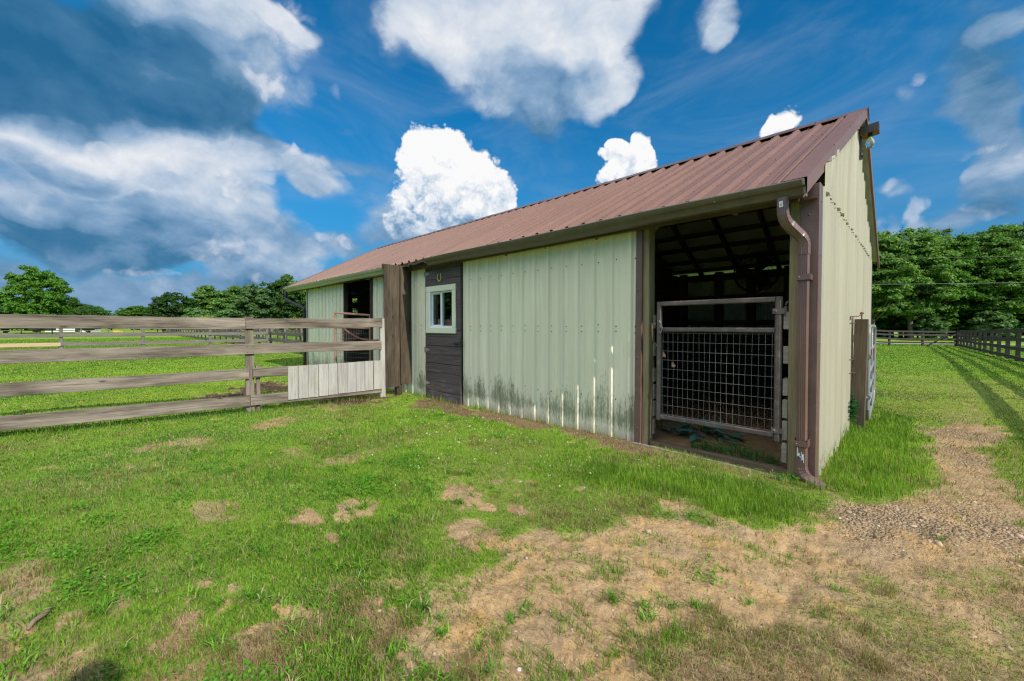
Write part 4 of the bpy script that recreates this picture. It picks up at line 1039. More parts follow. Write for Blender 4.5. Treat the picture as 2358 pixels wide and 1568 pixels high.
for zz in (2.13, 0.83, 0.26):
    mb = MB(); mb.add([(-6.05, 3.944, zz + 0.035), (-6.0, 3.944, zz + 0.035), (-5.90, 3.944, zz + 0.008), (-5.90, 3.944, zz - 0.008), (-6.0, 3.944, zz - 0.035), (-6.05, 3.944, zz - 0.035)], [tuple(range(6))])
    mb.tube([(-6.045, 3.942, zz - 0.045), (-6.045, 3.942, zz + 0.045)], 0.008, 8); mb.dome((-5.96, 3.944, zz), (0, -1, 0), 0.007); mb.dome((-5.92, 3.944, zz), (0, -1, 0), 0.006)
    mb.build('hinge', ['galvanised'], door)
mb = MB(); mb.box((-5.20, 3.935, 0.945), (-5.06, 3.948, 0.985)); mb.tube([(-5.215, 3.928, 0.966), (-5.04, 3.928, 0.968)], 0.009, 8); mb.tube([(-5.15, 3.93, 0.966), (-5.15, 3.905, 0.955), (-5.15, 3.90, 0.93)], 0.008, 8); mb.box((-5.055, 3.93, 0.94), (-5.025, 3.968, 0.995))
mb.build('latch', ['black_iron'], door)

# horseshoe nailed over the door window
mb = MB(); pts = []
for k in range(17):
    t = R(-60 + 300 * k / 16); pts.append((-5.60 + 0.052 * math.sin(t) * (0.95 if abs(t) > 2 else 1), 3.938, 2.045 - 0.068 * math.cos(t + math.pi) * -1))
pts = [(-5.60 + 0.050 * math.sin(R(-145 + 290 * k / 16)), 3.940, 2.05 - 0.066 * math.cos(R(-145 + 290 * k / 16))) for k in range(17)]
mb.tube(pts, 0.011, 6)
hs_ = mb.build('horseshoe', ['horseshoe_yellow'], None, True)
tag(hs_, 'dull yellow horseshoe nailed open end up above the brown door\'s window', 'horseshoe')

# ------------------------------------------------------------------ gates
def wire_grid(mb, x0, x1, z0, z1, y, nx, nz, r=0.0014):
    for i in range(nx):
        x = x0 + (x1 - x0) * i / (nx - 1) + random.uniform(-0.002, 0.002); b = random.uniform(-0.006, 0.006)
        mb.tube([(x, y, z0 - 0.01), (x + b, y + random.uniform(-0.004, 0.004), (z0 + z1) / 2), (x, y, z1 + 0.01)], r, 5, cap=False)
    for j in range(nz):
        z = z0 + (z1 - z0) * j / (nz - 1)
        mb.tube([(x0 - 0.012, y - 2 * r, z), ((x0 + x1) / 2, y - 2 * r + random.uniform(-0.004, 0.004), z + random.uniform(-0.004, 0.002)), (x1 + 0.012, y - 2 * r, z)], r, 5, cap=False)
g1 = thing('stall_gate', 'grey square-tube gate with wire mesh shut across the open stall', 'gate', (-1.32, 4.0, 0.28))
GX0, GX1, GZ0, GZ1, GM, GY = -1.872, -0.786, 0.290, 1.482, 1.222, 4.005
def sq(mb, p0, p1, w, mi=0): mb.board(p0, p1, w, w, up=(0, 1, 0), mi=mi, jit=0.0008, ch=0.008)
mb = MB(); hw = 0.0225
sq(mb, (GX0 + hw, GY, GZ0 - 0.01), (GX0 + hw, GY, GZ1), 0.045); mb.board((GX1 - 0.026, GY, GZ0 - 0.025), (GX1 - 0.026, GY, GZ1), 0.050, 0.052, up=(0, 1, 0), jit=0.0008, ch=0.014)
sq(mb, (GX0 + 0.045, GY, GZ1 - hw), (GX1 - 0.052, GY, GZ1 - hw), 0.045); sq(mb, (GX0 + 0.045, GY, GM - hw), (GX1 - 0.052, GY, GM - hw), 0.043); sq(mb, (GX0 + 0.045, GY, GZ0 + hw), (GX1 - 0.052, GY, GZ0 + hw), 0.045)
mb.build('gate_frame', ['gate_steel'], g1)
mb = MB(); wire_grid(mb, GX0 + 0.06, GX1 - 0.07, GZ0 + 0.055, GM - 0.055, GY, 20, 10); mb.build('wire_mesh', ['mesh_wire'], g1)
for zz in (1.36, 0.355):
    mb = MB(); mb.box((GX1 - 0.065, GY - 0.034, zz - 0.022), (GX1 + 0.018, GY - 0.027, zz + 0.022)); mb.tube([(GX1 + 0.022, GY, zz - 0.04), (GX1 + 0.022, GY, zz + 0.04)], 0.013, 10); mb.dome((GX1 - 0.045, GY - 0.034, zz), (0, -1, 0), 0.012)
    mb.tube([(GX1 + 0.022, GY, zz + 0.05), (GX1 + 0.03, GY + 0.0, zz + 0.075), (GX1 + 0.06, GY + 0.02, zz + 0.08), (-0.71, GY + 0.03, zz + 0.08)], 0.008, 8)
    mb.build('hinge', ['gate_steel'], g1)
def chain(mb, pts, ll=0.034, r=0.0035, w=0.011):
    P = [Vector(p) for p in pts]; seg = []; 
    for a, b in zip(P, P[1:]):
        n = max(1, int((b - a).length / (ll * 0.74)))
        seg += [(a + (b - a) * (k / n), (b - a).normalized()) for k in range(n)]
    for i, (c, d) in enumerate(seg):
        up = Vector((0, 0, 1)) if abs(d.z) < 0.9 else Vector((1, 0, 0)); s = d.cross(up).normalized(); u = s.cross(d)
        ax = s if i % 2 else u
        ring = [c + d * (ll / 2 * math.cos(t)) + ax * (w * math.sin(t)) for t in [2 * math.pi * k / 8 for k in range(9)]]
        mb.tube(ring, r, 4, cap=False)
mb = MB(); chain(mb, [(GX0 - 0.10, 4.05, 1.262), (GX0 - 0.05, 4.0, 1.255), (GX0, 3.98, 1.262)], 0.03, 0.0028, 0.008)
mb.tube([(GX0 + 0.03, 3.975, 1.29), (GX0 + 0.055, 3.968, 1.26), (GX0 + 0.07, 3.97, 1.215), (GX0 + 0.045, 3.972, 1.16), (GX0 + 0.03, 3.975, 1.185)], 0.006, 6)
mb.build('chain', ['galvanised'], g1)

g2 = thing('paddock_gate', 'rusty tube gate with wire mesh standing ajar at the far stall opening', 'gate', (-8.12, 3.97, 0.1))
HL = 1.06; hd = Vector((-0.951, -0.309, 0)); hn = Vector((0.309, -0.951, 0)); ho = Vector((-8.12, 3.965, 0))
def hp(s, z, o=0.0): return ho + hd * s + hn * o + Vector((0, 0, z))
mb = MB()
for p0, p1 in ((hp(0, 0.2), hp(0, 1.49)), (hp(HL, 0.2), hp(HL, 1.555)), (hp(0.02, 1.47), hp(HL - 0.02, 1.535)), (hp(0.02, 0.22), hp(HL - 0.02, 0.22)), (hp(0.02, 1.20), hp(HL - 0.02, 1.22))):
    mb.board(p0, p1, 0.042, 0.042, up=hn, jit=0.0008, ch=0.008)
mb.build('gate_frame', ['gate_rust'], g2)
mb = MB()
for i in range(20):
    s = 0.05 + (HL - 0.10) * i / 19; mb.tube([hp(s, 0.23), hp(s, 1.20)], 0.0022, 5, cap=False)
for j in range(10):
    z = 0.26 + 0.92 * j / 9; mb.tube([hp(0.03, z, 0.004), hp(HL - 0.03, z, 0.004)], 0.0022, 5, cap=False)
mb.build('wire_mesh', ['mesh_wire'], g2)
mb = MB(); cpts = [tuple(hp(0.78, 0.80, 0.04)), tuple(hp(0.78, 1.215, 0.04))]; c0, c1 = hp(0.78, 1.21, 0.04), Vector((-6.58, 3.43, 1.0))
for k in range(1, 11):
    t = k / 10; q = c0 + (c1 - c0) * t; q.z -= 0.11 * math.sin(math.pi * t); cpts.append(tuple(q))
chain(mb, cpts, 0.05, 0.006, 0.016); mb.build('chain', ['rust_red'], g2)

# ------------------------------------------------------------------ things on and in the barn
fan = thing('drum_fan', 'black round drum fan hanging at the back of the open stall', 'fan', (-2.08, 8.5, 2.2))
mb = MB(); n = 28; fc = Vector((-2.08, 8.45, 2.22)); ax = Vector((0.22, -0.95, -0.2)).normalized(); sx = ax.cross(Vector((0, 0, 1))).normalized(); sy = sx.cross(ax)
ring = lambda r, o: [fc + ax * o + sx * (r * math.cos(2 * math.pi * k / n)) + sy * (r * math.sin(2 * math.pi * k / n)) for k in range(n)]
a, b, c, d = ring(0.36, 0.13), ring(0.36, -0.13), ring(0.345, -0.13), ring(0.345, 0.13); vs = a + b + c + d
fs = []
for s0 in range(4):
    for k in range(n): fs.append((s0 * n + k, s0 * n + (k + 1) % n, ((s0 + 1) % 4) * n + (k + 1) % n, ((s0 + 1) % 4) * n + k))
mb.add(vs, fs); mb.build('housing', ['fan_black'], fan, True)
mb = MB()
for r in (0.08, 0.14, 0.20, 0.26, 0.32): rr = ring(r, 0.12); mb.tube(rr + [rr[0]], 0.003, 4, cap=False)
for k in range(10): t = 2 * math.pi * k / 10; mb.tube([fc + ax * 0.12, fc + ax * 0.12 + sx * 0.35 * math.cos(t) + sy * 0.35 * math.sin(t)], 0.003, 4)
mb.build('grille', ['fan_black'], fan)
for q in range(3):
    mb = MB(); t = 2 * math.pi * q / 3; vs = []
    for r, w_, p_ in ((0.05, 0.05, 0.4), (0.18, 0.11, 0.3), (0.32, 0.13, 0.2)):
        rd = sx * math.cos(t) + sy * math.sin(t); td = -sx * math.sin(t) + sy * math.cos(t)
        vs += [fc + rd * r - td * w_ + ax * (p_ * w_), fc + rd * r + td * w_ - ax * (p_ * w_)]
    mb.add(vs, [(0, 1, 3, 2), (2, 3, 5, 4)]); mb.build('blade', ['fan_black'], fan)
mb = MB(); mb.tube([fc + ax * 0.1, fc - ax * 0.12], 0.06, 12); mb.build('motor', ['fan_black'], fan)
for s_, x_ in ((0.2, -2.2), (-0.2, -1.95)):
    mb = MB(); mb.tube([fc + sx * s_ + sy * 0.3, (x_, 8.6, 2.78)], 0.006, 5); mb.build('hanger', ['black_iron'], fan)

lamp = thing('barn_lamp', 'dark hooded lamp with a bare bulb at the gable peak', 'lamp', (-0.52, 6.74, 3.3))
mb = MB(); mb.box((-0.553, 6.695, 3.335), (-0.505, 6.785, 3.70)); mb.box((-0.505, 6.71, 3.335), (-0.485, 6.77, 3.375)); mb.build('backplate', ['lamp_bronze'], lamp)
mb = MB(); hx0, hx1, hy0, hy1 = -0.52, -0.345, 6.655, 6.825
top_ = [(hx0, hy0, 3.70), (hx1, hy0, 3.72), (hx1, hy1, 3.72), (hx0, hy1, 3.70)]; bo = [(hx0, hy0, 3.60), (hx1, hy0, 3.62), (hx1, hy1, 3.62), (hx0, hy1, 3.60)]
mb.add(top_ + bo, [(0, 1, 2, 3), (0, 4, 5, 1), (1, 5, 6, 2), (2, 6, 7, 3), (3, 7, 4, 0)])
mb.add([(x + (0.012 if x < -0.4 else -0.012), y + (0.012 if y < 6.7 else -0.012), z + 0.006) for x, y, z in bo] + [(x + (0.03 if x < -0.4 else -0.03), y + (0.03 if y < 6.7 else -0.03), z + 0.05) for x, y, z in bo], [(4, 5, 6, 7), (0, 1, 5, 4), (1, 2, 6, 5), (2, 3, 7, 6), (3, 0, 4, 7), ], 1)
mb.add(bo + [(x + (0.012 if x < -0.4 else -0.012), y + (0.012 if y < 6.7 else -0.012), z + 0.006) for x, y, z in bo], [(0, 1, 5, 4), (1, 2, 6, 5), (2, 3, 7, 6), (3, 0, 4, 7)])
mb.build('hood', ['lamp_bronze', 'lamp_inner'], lamp)
mb = MB(); mb.tube([(-0.428, 6.74, 3.66), (-0.428, 6.74, 3.58)], 0.022, 12); mb.build('socket', ['black_iron'], lamp)
mb = MB(); prof = [(3.585, 0.016), (3.565, 0.024), (3.54, 0.038), (3.51, 0.046), (3.48, 0.044), (3.455, 0.030), (3.445, 0.010)]
mb.tube([(-0.428, 6.74, z) for z, r in prof], [r for z, r in prof], 14); mb.build('bulb', ['bulb_glass'], lamp, True)

# wooden gate post and tube gate swung back along the gable
gp = thing('wooden_gate_post', 'single brown square post standing beside the gable wall', 'post', (-0.468, 6.45, 0))
mb = MB(); mb.board((-0.475, 6.46, -0.2), (-0.455, 6.44, 1.32), 0.125, 0.125, up=(0.0, 1, 0), jit=0.004); mb.build('shaft', ['old_post'], gp)
mb = MB(); mb.tube([(-0.455, 6.44, 1.30), (-0.455, 6.44, 1.36), (-0.453, 6.435, 1.385)], 0.007, 6); mb.dome((-0.453, 6.435, 1.38), (0, 0, 1), 0.026, 0, 0.9); mb.tube([(-0.455, 6.44, 1.375), (-0.47, 6.25, 1.352), (-0.53, 6.10, 1.345), (-0.53, 6.10, 1.31)], 0.006, 6)
mb.build('hook', ['rust'], gp)
for zz in (1.27, 0.84, 0.68):
    mb = MB(); mb.tube([(-0.50, 6.40, zz), (-0.535, 6.20, zz)], 0.005, 5); mb.build('spike', ['rust'], gp)
tg = thing('tube_gate', 'grey round-tube farm gate folded back against the gable wall', 'gate', (-0.40, 6.62, 0.08))
def gpt(s, z): return Vector((-0.400 - 0.029 * s, 6.62 + 0.99 * s, z))
mb = MB(); rr = 0.024; Lg = 2.35
loop = [gpt(0, 0.20), gpt(0, 1.12), gpt(0.02, 1.19), gpt(0.08, 1.225), gpt(0.2, 1.235), gpt(Lg - 0.2, 1.235), gpt(Lg - 0.05, 1.2), gpt(Lg, 1.1), gpt(Lg, 0.2), gpt(Lg - 0.05, 0.10), gpt(Lg - 0.2, 0.07), gpt(0.2, 0.07), gpt(0.05, 0.09), gpt(0, 0.20)]
mb.tube(loop, rr, 10, cap=False)
for zz in (0.27, 0.46, 0.66, 0.92): mb.tube([gpt(0, zz), gpt(Lg, zz)], 0.021, 8)
for s in (Lg * 0.5,): mb.tube([gpt(s, 0.07), gpt(s, 1.235)], 0.014, 6)
mb.build('gate_frame', ['galvanised'], tg, True)
for zz in (0.86, 0.36):
    mb = MB(); mb.tube([(-0.43, 6.50, zz), gpt(0, zz)], 0.011, 8); mb.tube([gpt(-0.03, zz), gpt(0.03, zz)], 0.032, 8); mb.tube([gpt(-0.0, zz + 0.03) + Vector((0.01, -0.01, 0)), gpt(0, zz + 0.065) + Vector((0.01, -0.01, 0))], 0.01, 6); mb.build('hinge', ['galvanised'], tg)
mb = MB(); mb.frame_box(gpt(0.18, 0.98) + Vector((0.026, 0, 0)), gpt(0.30, 0) - gpt(0, 0), (0.003, 0, 0), (0, 0, 0.17))
for k in range(6): mb.frame_box(gpt(0.21, 0.99 + 0.025 * k) + Vector((0.0295, 0, 0)), gpt(0.22, 0) - gpt(0, 0), (0.0012, 0, 0), (0, 0, 0.009), 1)
mb.build('notice_plate', ['white_paint', 'gutter_brown'], tg)
mb = MB(); mb.frame_box(gpt(0.14, 0.86) + Vector((0.024, 0, 0)), gpt(0.22, 0) - gpt(0, 0), (0.004, 0, 0), (0, 0, 0.10)); mb.build('red_tag', ['red_tag'], tg)

# ------------------------------------------------------------------ small plants by the barn
def leafy(name, mat, label, cat, cx, cy, rx, ry, h, n, size, zb=None, aspect=1.6):
    mb = MB()
    for i in range(n):
        a = random.uniform(0, 6.28); q = math.sqrt(random.random()); x = cx + rx * q * math.cos(a); y = cy + ry * q * math.sin(a)
        z0 = float(gz(np.array([x]), np.array([y]))[0]) if zb is None else zb
        z = z0 + h * (0.25 + 0.75 * random.random()) * (1 - 0.55 * q * q)
        d = Vector((math.cos(a), math.sin(a), random.uniform(-0.3, 0.6))).normalized(); s = d.cross(Vector((0, 0, 1))).normalized(); up = s.cross(d); L = size * random.uniform(0.6, 1.3); W = L / aspect / 2
        p = Vector((x, y, z))
        mb.add([p, p + d * L * 0.35 + s * W - up * 0.1 * L, p + d * L * 0.75 + s * W * 0.8 - up * 0.12 * L, p + d * L - up * 0.2 * L, p + d * L * 0.75 - s * W * 0.8 - up * 0.12 * L, p + d * L * 0.35 - s * W - up * 0.1 * L, p + d * L * 0.5], [(0, 1, 6), (1, 2, 6), (2, 3, 6), (3, 4, 6), (4, 5, 6), (5, 0, 6)])
        if i % 4 == 0: mb.tube([(x, y, z0 - 0.005), (x, y, z)], 0.0025, 3, cap=False)
    return tag(mb.build(name, [mat], None, True), label, cat)
leafy('leafy_weed', 'leaf_weed', 'bright green leafy weeds growing just inside the open stall\'s sill', 'weed', -1.24, 4.28, 0.40, 0.13, 0.13, 700, 0.024)
leafy('broadleaf_weed', 'leaf_blue', 'dim blue-green broad-leaved plant in the stall shade behind the small weeds', 'weed', -1.70, 4.75, 0.35, 0.20, 0.20, 60, 0.13)
leafy('ivy', 'leaf_dock', 'small ivy climbing the gable wall behind the brown post', 'ivy', -0.515, 6.28, 0.02, 0.08, 0.5, 90, 0.045, 0.0, 1.15)
mb = MB()
for k in range(11):
    a = k * 2.4 + 0.4; L = random.uniform(0.09, 0.17); x, y, z0 = -0.70, 3.81, -0.05; d = Vector((math.cos(a), math.sin(a), 0)); s = Vector((-d.y, d.x, 0)); el = random.uniform(0.35, 1.15)
    vs = []; n = 7
    for i in range(n + 1):
        t = i / n; r_ = L * t * math.cos(el) + 0.01; hgt = L * math.sin(el) * t - 0.10 * L * t * t * 3 * math.cos(el); w_ = 0.022 * math.sin(math.pi * min(1, t * 0.85 + 0.08)) * (1.25 if i % 2 else 0.72)
        c_ = Vector((x, y, z0)) + d * r_ + Vector((0, 0, hgt)); vs += [c_ - s * w_ + Vector((0, 0, 0.004)), c_, c_ + s * w_ + Vector((0, 0, 0.004))]
    fs = []
    for i in range(n): fs += [(3 * i, 3 * i + 1, 3 * i + 4, 3 * i + 3), (3 * i + 1, 3 * i + 2, 3 * i + 5, 3 * i + 4)]
    mb.add(vs, fs)
tag(mb.build('dandelion', ['leaf_dock'], None), 'toothed dandelion leaves at the foot of the brown downspout', 'dandelion')
mb = MB(); mb.tube([(-2.60, -0.02, 0.015), (-2.55, 0.035, 0.028), (-2.51, 0.06, 0.024), (-2.46, 0.13, 0.02)], [0.012, 0.016, 0.015, 0.008], 7)
def gzs(x, y): return float(gz(np.array([float(x)]), np.array([float(y)]))[0])
stick = mb
mb = MB(); zg = float(gz(np.array([-2.62]), np.array([-0.2]))[0])
mb.tube([(-2.57, -0.235, zg + 0.012), (-2.60, -0.222, zg + 0.024), (-2.635, -0.195, zg + 0.022), (-2.672, -0.173, zg + 0.03)], [0.006, 0.010, 0.011, 0.005], 7)
tag(mb.build('fallen_stick', ['stick_brown'], None, True), 'short brown stick lying in the grass near the left edge', 'stick')

# ------------------------------------------------------------------ the photographer, just outside the picture
def build_person():
    J = {'pelvis': (0, 0, .90, .14, .11), 'waist': (0, 0, 1.05, .13, .10), 'chest': (0, 0, 1.27, .165, .115), 'neck': (0, 0, 1.43, .058, .058), 'chin': (-.02, 0, 1.50, .062, .062), 'face': (-.015, 0, 1.57, .078, .090), 'crown': (0, 0, 1.645, .066, .075)}
    B = [('pelvis', 'waist'), ('waist', 'chest'), ('chest', 'neck'), ('neck', 'chin'), ('chin', 'face'), ('face', 'crown')]
    for s, k in ((1, 'l'), (-1, 'r')):
        J.update({'hip' + k: (0, .09 * s, .86, .088, .088), 'knee' + k: (-.02, .105 * s, .48, .058, .058), 'ank' + k: (.01, .11 * s, .09, .040, .040), 'toe' + k: (-.15, .125 * s, .03, .034, .030),
                  'sho' + k: (0, .17 * s, 1.375, .058, .058), 'elb' + k: (-.05, .235 * s, 1.12, .042, .042), 'wri' + k: (-.22, .085 * s, 1.20, .028, .028), 'palm' + k: (-.275, .06 * s, 1.215, .030, .022)})
        B += [('pelvis', 'hip' + k), ('hip' + k, 'knee' + k), ('knee' + k, 'ank' + k), ('ank' + k, 'toe' + k), ('chest', 'sho' + k), ('sho' + k, 'elb' + k), ('elb' + k, 'wri' + k), ('wri' + k, 'palm' + k)]
        for q in range(4):
            L = (.070, .080, .075, .058)[q]; y0 = (.06 + .010 * (q - 1.5)) * s; a, b = 'f%d%s' % (q, k), 'g%d%s' % (q, k)
            J[a] = (-.275 - L * .55, y0 - .004 * s, 1.228 - .012 * q, .0095, .0095); J[b] = (-.275 - L * .8, y0 - .022 * s, 1.222 - .012 * q, .008, .008); B += [('palm' + k, a), (a, b)]
        J['t' + k] = (-.285, .028 * s, 1.245, .011, .011); J['u' + k] = (-.315, .020 * s, 1.255, .009, .009); B += [('palm' + k, 't' + k), ('t' + k, 'u' + k)]
    nm = list(J); me = bpy.data.meshes.new('person'); me.from_pydata([J[n][:3] for n in nm], [(nm.index(a), nm.index(b)) for a, b in B], [])
    o = bpy.data.objects.new('person', me); C.objects.link(o)
    o.modifiers.new('Skin', 'SKIN'); sv = me.skin_vertices[0].data
    for i, n in enumerate(nm): sv[i].radius = J[n][3:]; sv[i].use_root = (n == 'pelvis')
    o.modifiers.new('Subsurf', 'SUBSURF').levels = 1; o.modifiers[-1].render_levels = 2
    me.materials.append(MATS['cloth_navy'])
    o.location = (0.36, -0.24, gzs(0.36, -0.24)); o.rotation_euler = (0, 0, R(-45))
    bpy.context.view_layer.update(); dg = bpy.context.evaluated_depsgraph_get()
    ev = bpy.data.meshes.new_from_object(o.evaluated_get(dg)); o.modifiers.clear(); o.data = ev
    ev.materials.clear()
    for m in ('cloth_navy', 'cloth_grey', 'skin', 'rubber'): ev.materials.append(MATS[m])
    for f in ev.polygons:
        c = f.center; f.material_index = 3 if c.z < .07 else 1 if c.z < .93 else 2 if (c.z > 1.44 or c.x < -.2) else 0; f.use_smooth = True
    mb = MB(); n = 12; vs = []
    for i in range(6):
        th = R(12 + 84 * i / 5)
        for j in range(n): ph = 2 * math.pi * j / n; vs.append((.012 + .092 * math.sin(th) * math.cos(ph), .084 * math.sin(th) * math.sin(ph), 1.60 + .115 * math.cos(th)))
    mb.add(vs, [(i * n + j, i * n + (j + 1) % n, (i + 1) * n + (j + 1) % n, (i + 1) * n + j) for i in range(5) for j in range(n)] + [tuple(range(n))])
    h = mb.build('hair', ['hair_dark'], None, True); h.parent = o
    mb = MB(); mb.tube([(-.105, 0, 1.575), (-.118, 0, 1.552)], [.010, .014], 8); mb.box((-.098, -.026, 1.512), (-.092, .026, 1.520))
    for s in (1, -1): mb.tube([(-.088, .031 * s, 1.592), (-.098, .031 * s, 1.592)], [.013, .008], 8); mb.tube([(.0, .086 * s, 1.60), (.0, .094 * s, 1.57), (-.004, .088 * s, 1.54)], [.012, .014, .009], 8)
    h = mb.build('face_features', ['skin'], None, True); h.parent = o
    tag(o, 'person in navy top with a camera, whose shadow darkens the lower left corner', 'person')
build_person()
# ------------------------------------------------------------------ fences
FX = lambda y: -7.02 + 0.153 * y
nf = thing('board_fence', 'weathered grey four-board fence joined to the barn\'s wing wall', 'fence', (FX(1.5), 1.5, 0))
def fr(off, y, z):                       # a point on the fence plane, off metres in front of it (towards +X)
    return Vector((FX(y) + off * 0.988, y - off * 0.151, z))
def fboard(y0, y1, z0, z1, w, off=0.0, name='rail', mat='weathered_rail', t=0.038, **k):
    mb = MB(); mb.board(fr(off, y0, z0), fr(off, y1, z1), w, t, **k)
    for yn in (1.46, 1.53, 3.31, y0 + 0.03, y1 - 0.03):
        if y0 < yn < y1 and yn > -1:
            zc = z0 + (z1 - z0) * (yn - y0) / (y1 - y0)
            for dz in (-0.04, 0.04): mb.dome(fr(off + t / 2 + 0.001, yn, zc + dz), (1, -0.15, 0), 0.0055, 1)
    return mb.build(name, [mat, 'rust'], nf)
fboard(-3.35, 1.44, 1.290, 1.272, 0.158, 0.0, bow=0.006); fboard(1.445, 3.385, 1.273, 1.295, 0.152, 0.0)
fboard(-3.35, 3.37, 0.872, 0.914, 0.150, 0.002, bow=0.004)
fboard(-3.35, 1.475, 0.505, 0.549, 0.150, 0.0); fboard(1.52, 3.37, 0.555, 0.575, 0.140, 0.0)
fboard(-3.35, 1.486, 0.163, 0.162, 0.158, 0.0); fboard(1.492, 3.37, 0.162, 0.175, 0.150, 0.0)
for y0, zt in ((1.49, 1.372), (-0.97, 1.37), (-3.3, 1.37)):
    mb = MB(); mb.board(fr(-0.065, y0, -0.3), fr(-0.065, y0, zt), 0.105, 0.09, up=(0.15, 1, 0)); mb.build('post', ['weathered_rail'], nf)
mb = MB(); mb.board(fr(-0.07, 1.585, -0.02), fr(-0.07, 1.585, 0.66), 0.05, 0.08, up=(0.15, 1, 0)); mb.build('post', ['weathered_rail'], nf)['label'] = 'short broken post stub'
mb = MB(); mb.board(fr(-0.05, 3.40, -0.3), fr(-0.05, 3.40, 1.372), 0.09, 0.085, up=(0.15, 1, 0)); mb.build('post', ['silver_plank'], nf)
mb = MB(); n = 10
for i in range(n):
    ya = 1.955 + (3.365 - 1.955) * i / n; yb = 1.955 + (3.365 - 1.955) * (i + 1) / n; yc = (ya + yb) / 2; q = i / (n - 1)
    mb.board(fr(0.03, yc, 0.125 + 0.045 * q + random.uniform(-0.006, 0.006)), fr(0.03, yc, 0.632 + 0.022 * q + random.uniform(-0.005, 0.005)), yb - ya - 0.004, 0.018, up=(0.15, 1, 0), jit=0.0015)
    for zz in (0.20, 0.58): mb.dome(fr(0.0395, yc + random.uniform(-0.03, 0.03), zz), (1, -0.15, 0), 0.005, 1)
mb.build('plank_panel', ['silver_plank', 'rust'], nf)
def run_fence(name, label, pts, spacing, rails, top, mat, pw=0.11, rw=0.14, rail_side=1, group=None, fresh=None, miss=()):
    """posts and board rails along a polyline on the ground"""
    t = thing(name, label, 'fence', (pts[0][0], pts[0][1], gzs(*pts[0])), group)
    P = []
    for a, b in zip(pts, pts[1:]):
        a, b = Vector(a), Vector(b); n = max(1, round((b - a).length / spacing)); P += [a + (b - a) * (k / n) for k in range(n)]
    P.append(Vector(pts[-1]))
    for k, p in enumerate(P):
        z = gzs(p.x, p.y); d = (P[min(k + 1, len(P) - 1)] - P[max(k - 1, 0)]).normalized()
        mb = MB(); tz = top + random.uniform(-0.02, 0.05)
        mb.board((p.x, p.y, z - 0.2), (p.x + random.uniform(-0.02, 0.02), p.y + random.uniform(-0.02, 0.02), z + tz), pw, pw, up=(d.x, d.y, 0), seg=3); mb.build('post', [mat], t)
    for k, (a, b) in enumerate(zip(P, P[1:])):
        d = (b - a).normalized(); nrm = Vector((-d.y, d.x)) * rail_side * (pw / 2 + 0.02); za, zb = gzs(a.x, a.y), gzs(b.x, b.y)
        if len(P) > 26:                   # far run: the boards of each bay share one mesh per bay
            mb = MB()
            for rz in rails: mb.board((a.x + nrm.x, a.y + nrm.y, za + rz + random.uniform(-0.015, 0.015)), (b.x + nrm.x, b.y + nrm.y, zb + rz + random.uniform(-0.015, 0.015)), rw, 0.035, seg=2)
            mb.build('rails', [mat], t)
        else:
            for j, rz in enumerate(rails):
                mb = MB(); mb.board((a.x + nrm.x, a.y + nrm.y, za + rz + random.uniform(-0.015, 0.015)), (b.x + nrm.x, b.y + nrm.y, zb + rz + random.uniform(-0.015, 0.015)), rw, 0.035, seg=3)
                o = mb.build('rail', ['fresh_board' if fresh == (k, j) else mat], t)
                if fresh == (k, j): o['label'] = 'new pale yellow replacement board'
    return t
RL = (0.16, 0.53, 0.885, 1.26)
run_fence('board_fence', 'grey board fence across the paddock behind the near fence, one new pale board', [(-24, -10.8), (-24, 6.05)], 2.4, RL, 1.33, 'distant_rail', rail_side=-1, fresh=(3, 1))
run_fence('board_fence', 'long board fence running straight away from behind the barn towards the far trees', [(-17.0, 6.2), (-96, 7.6)], 2.5, RL, 1.33, 'distant_rail', rail_side=1)
run_fence('board_fence', 'second long board fence on the far side of the paddock lane', [(-21.0, 10.2), (-96, 12.2)], 2.6, RL, 1.33, 'distant_rail', rail_side=1)
run_fence('board_fence', 'pale distant fence in front of the white shed and the yellow machine', [(-98, -34), (-96, 48)], 3.2, (0.2, 0.62, 1.05, 1.3), 1.35, 'distant_rail', pw=0.14, rw=0.11, rail_side=-1)
run_fence('board_fence', 'dark board fence along the right side of the track, its shadow striping the grass', [(2.72, 52.8), (3.05, 26.7), (2.95, 14.0), (2.85, 5.65)], 2.45, (0.17, 0.55, 0.92, 1.27), 1.36, 'dark_rail', pw=0.13, rw=0.15, rail_side=-1)
cf = run_fence('board_fence', 'dark board fence crossing in front of the right-hand woods with a diagonal brace', [(2.6, 52.9), (-12.0, 38.2)], 3.1, (0.30, 0.62, 0.98, 1.27), 1.33, 'dark_rail', pw=0.13, rw=0.14, rail_side=1)
mb = MB(); mb.board((0.75, 50.85, gzs(0.75, 50.85)), (2.1, 52.2, gzs(2.1, 52.2) + 1.0), 0.11, 0.05); mb.build('brace', ['dark_rail'], cf)

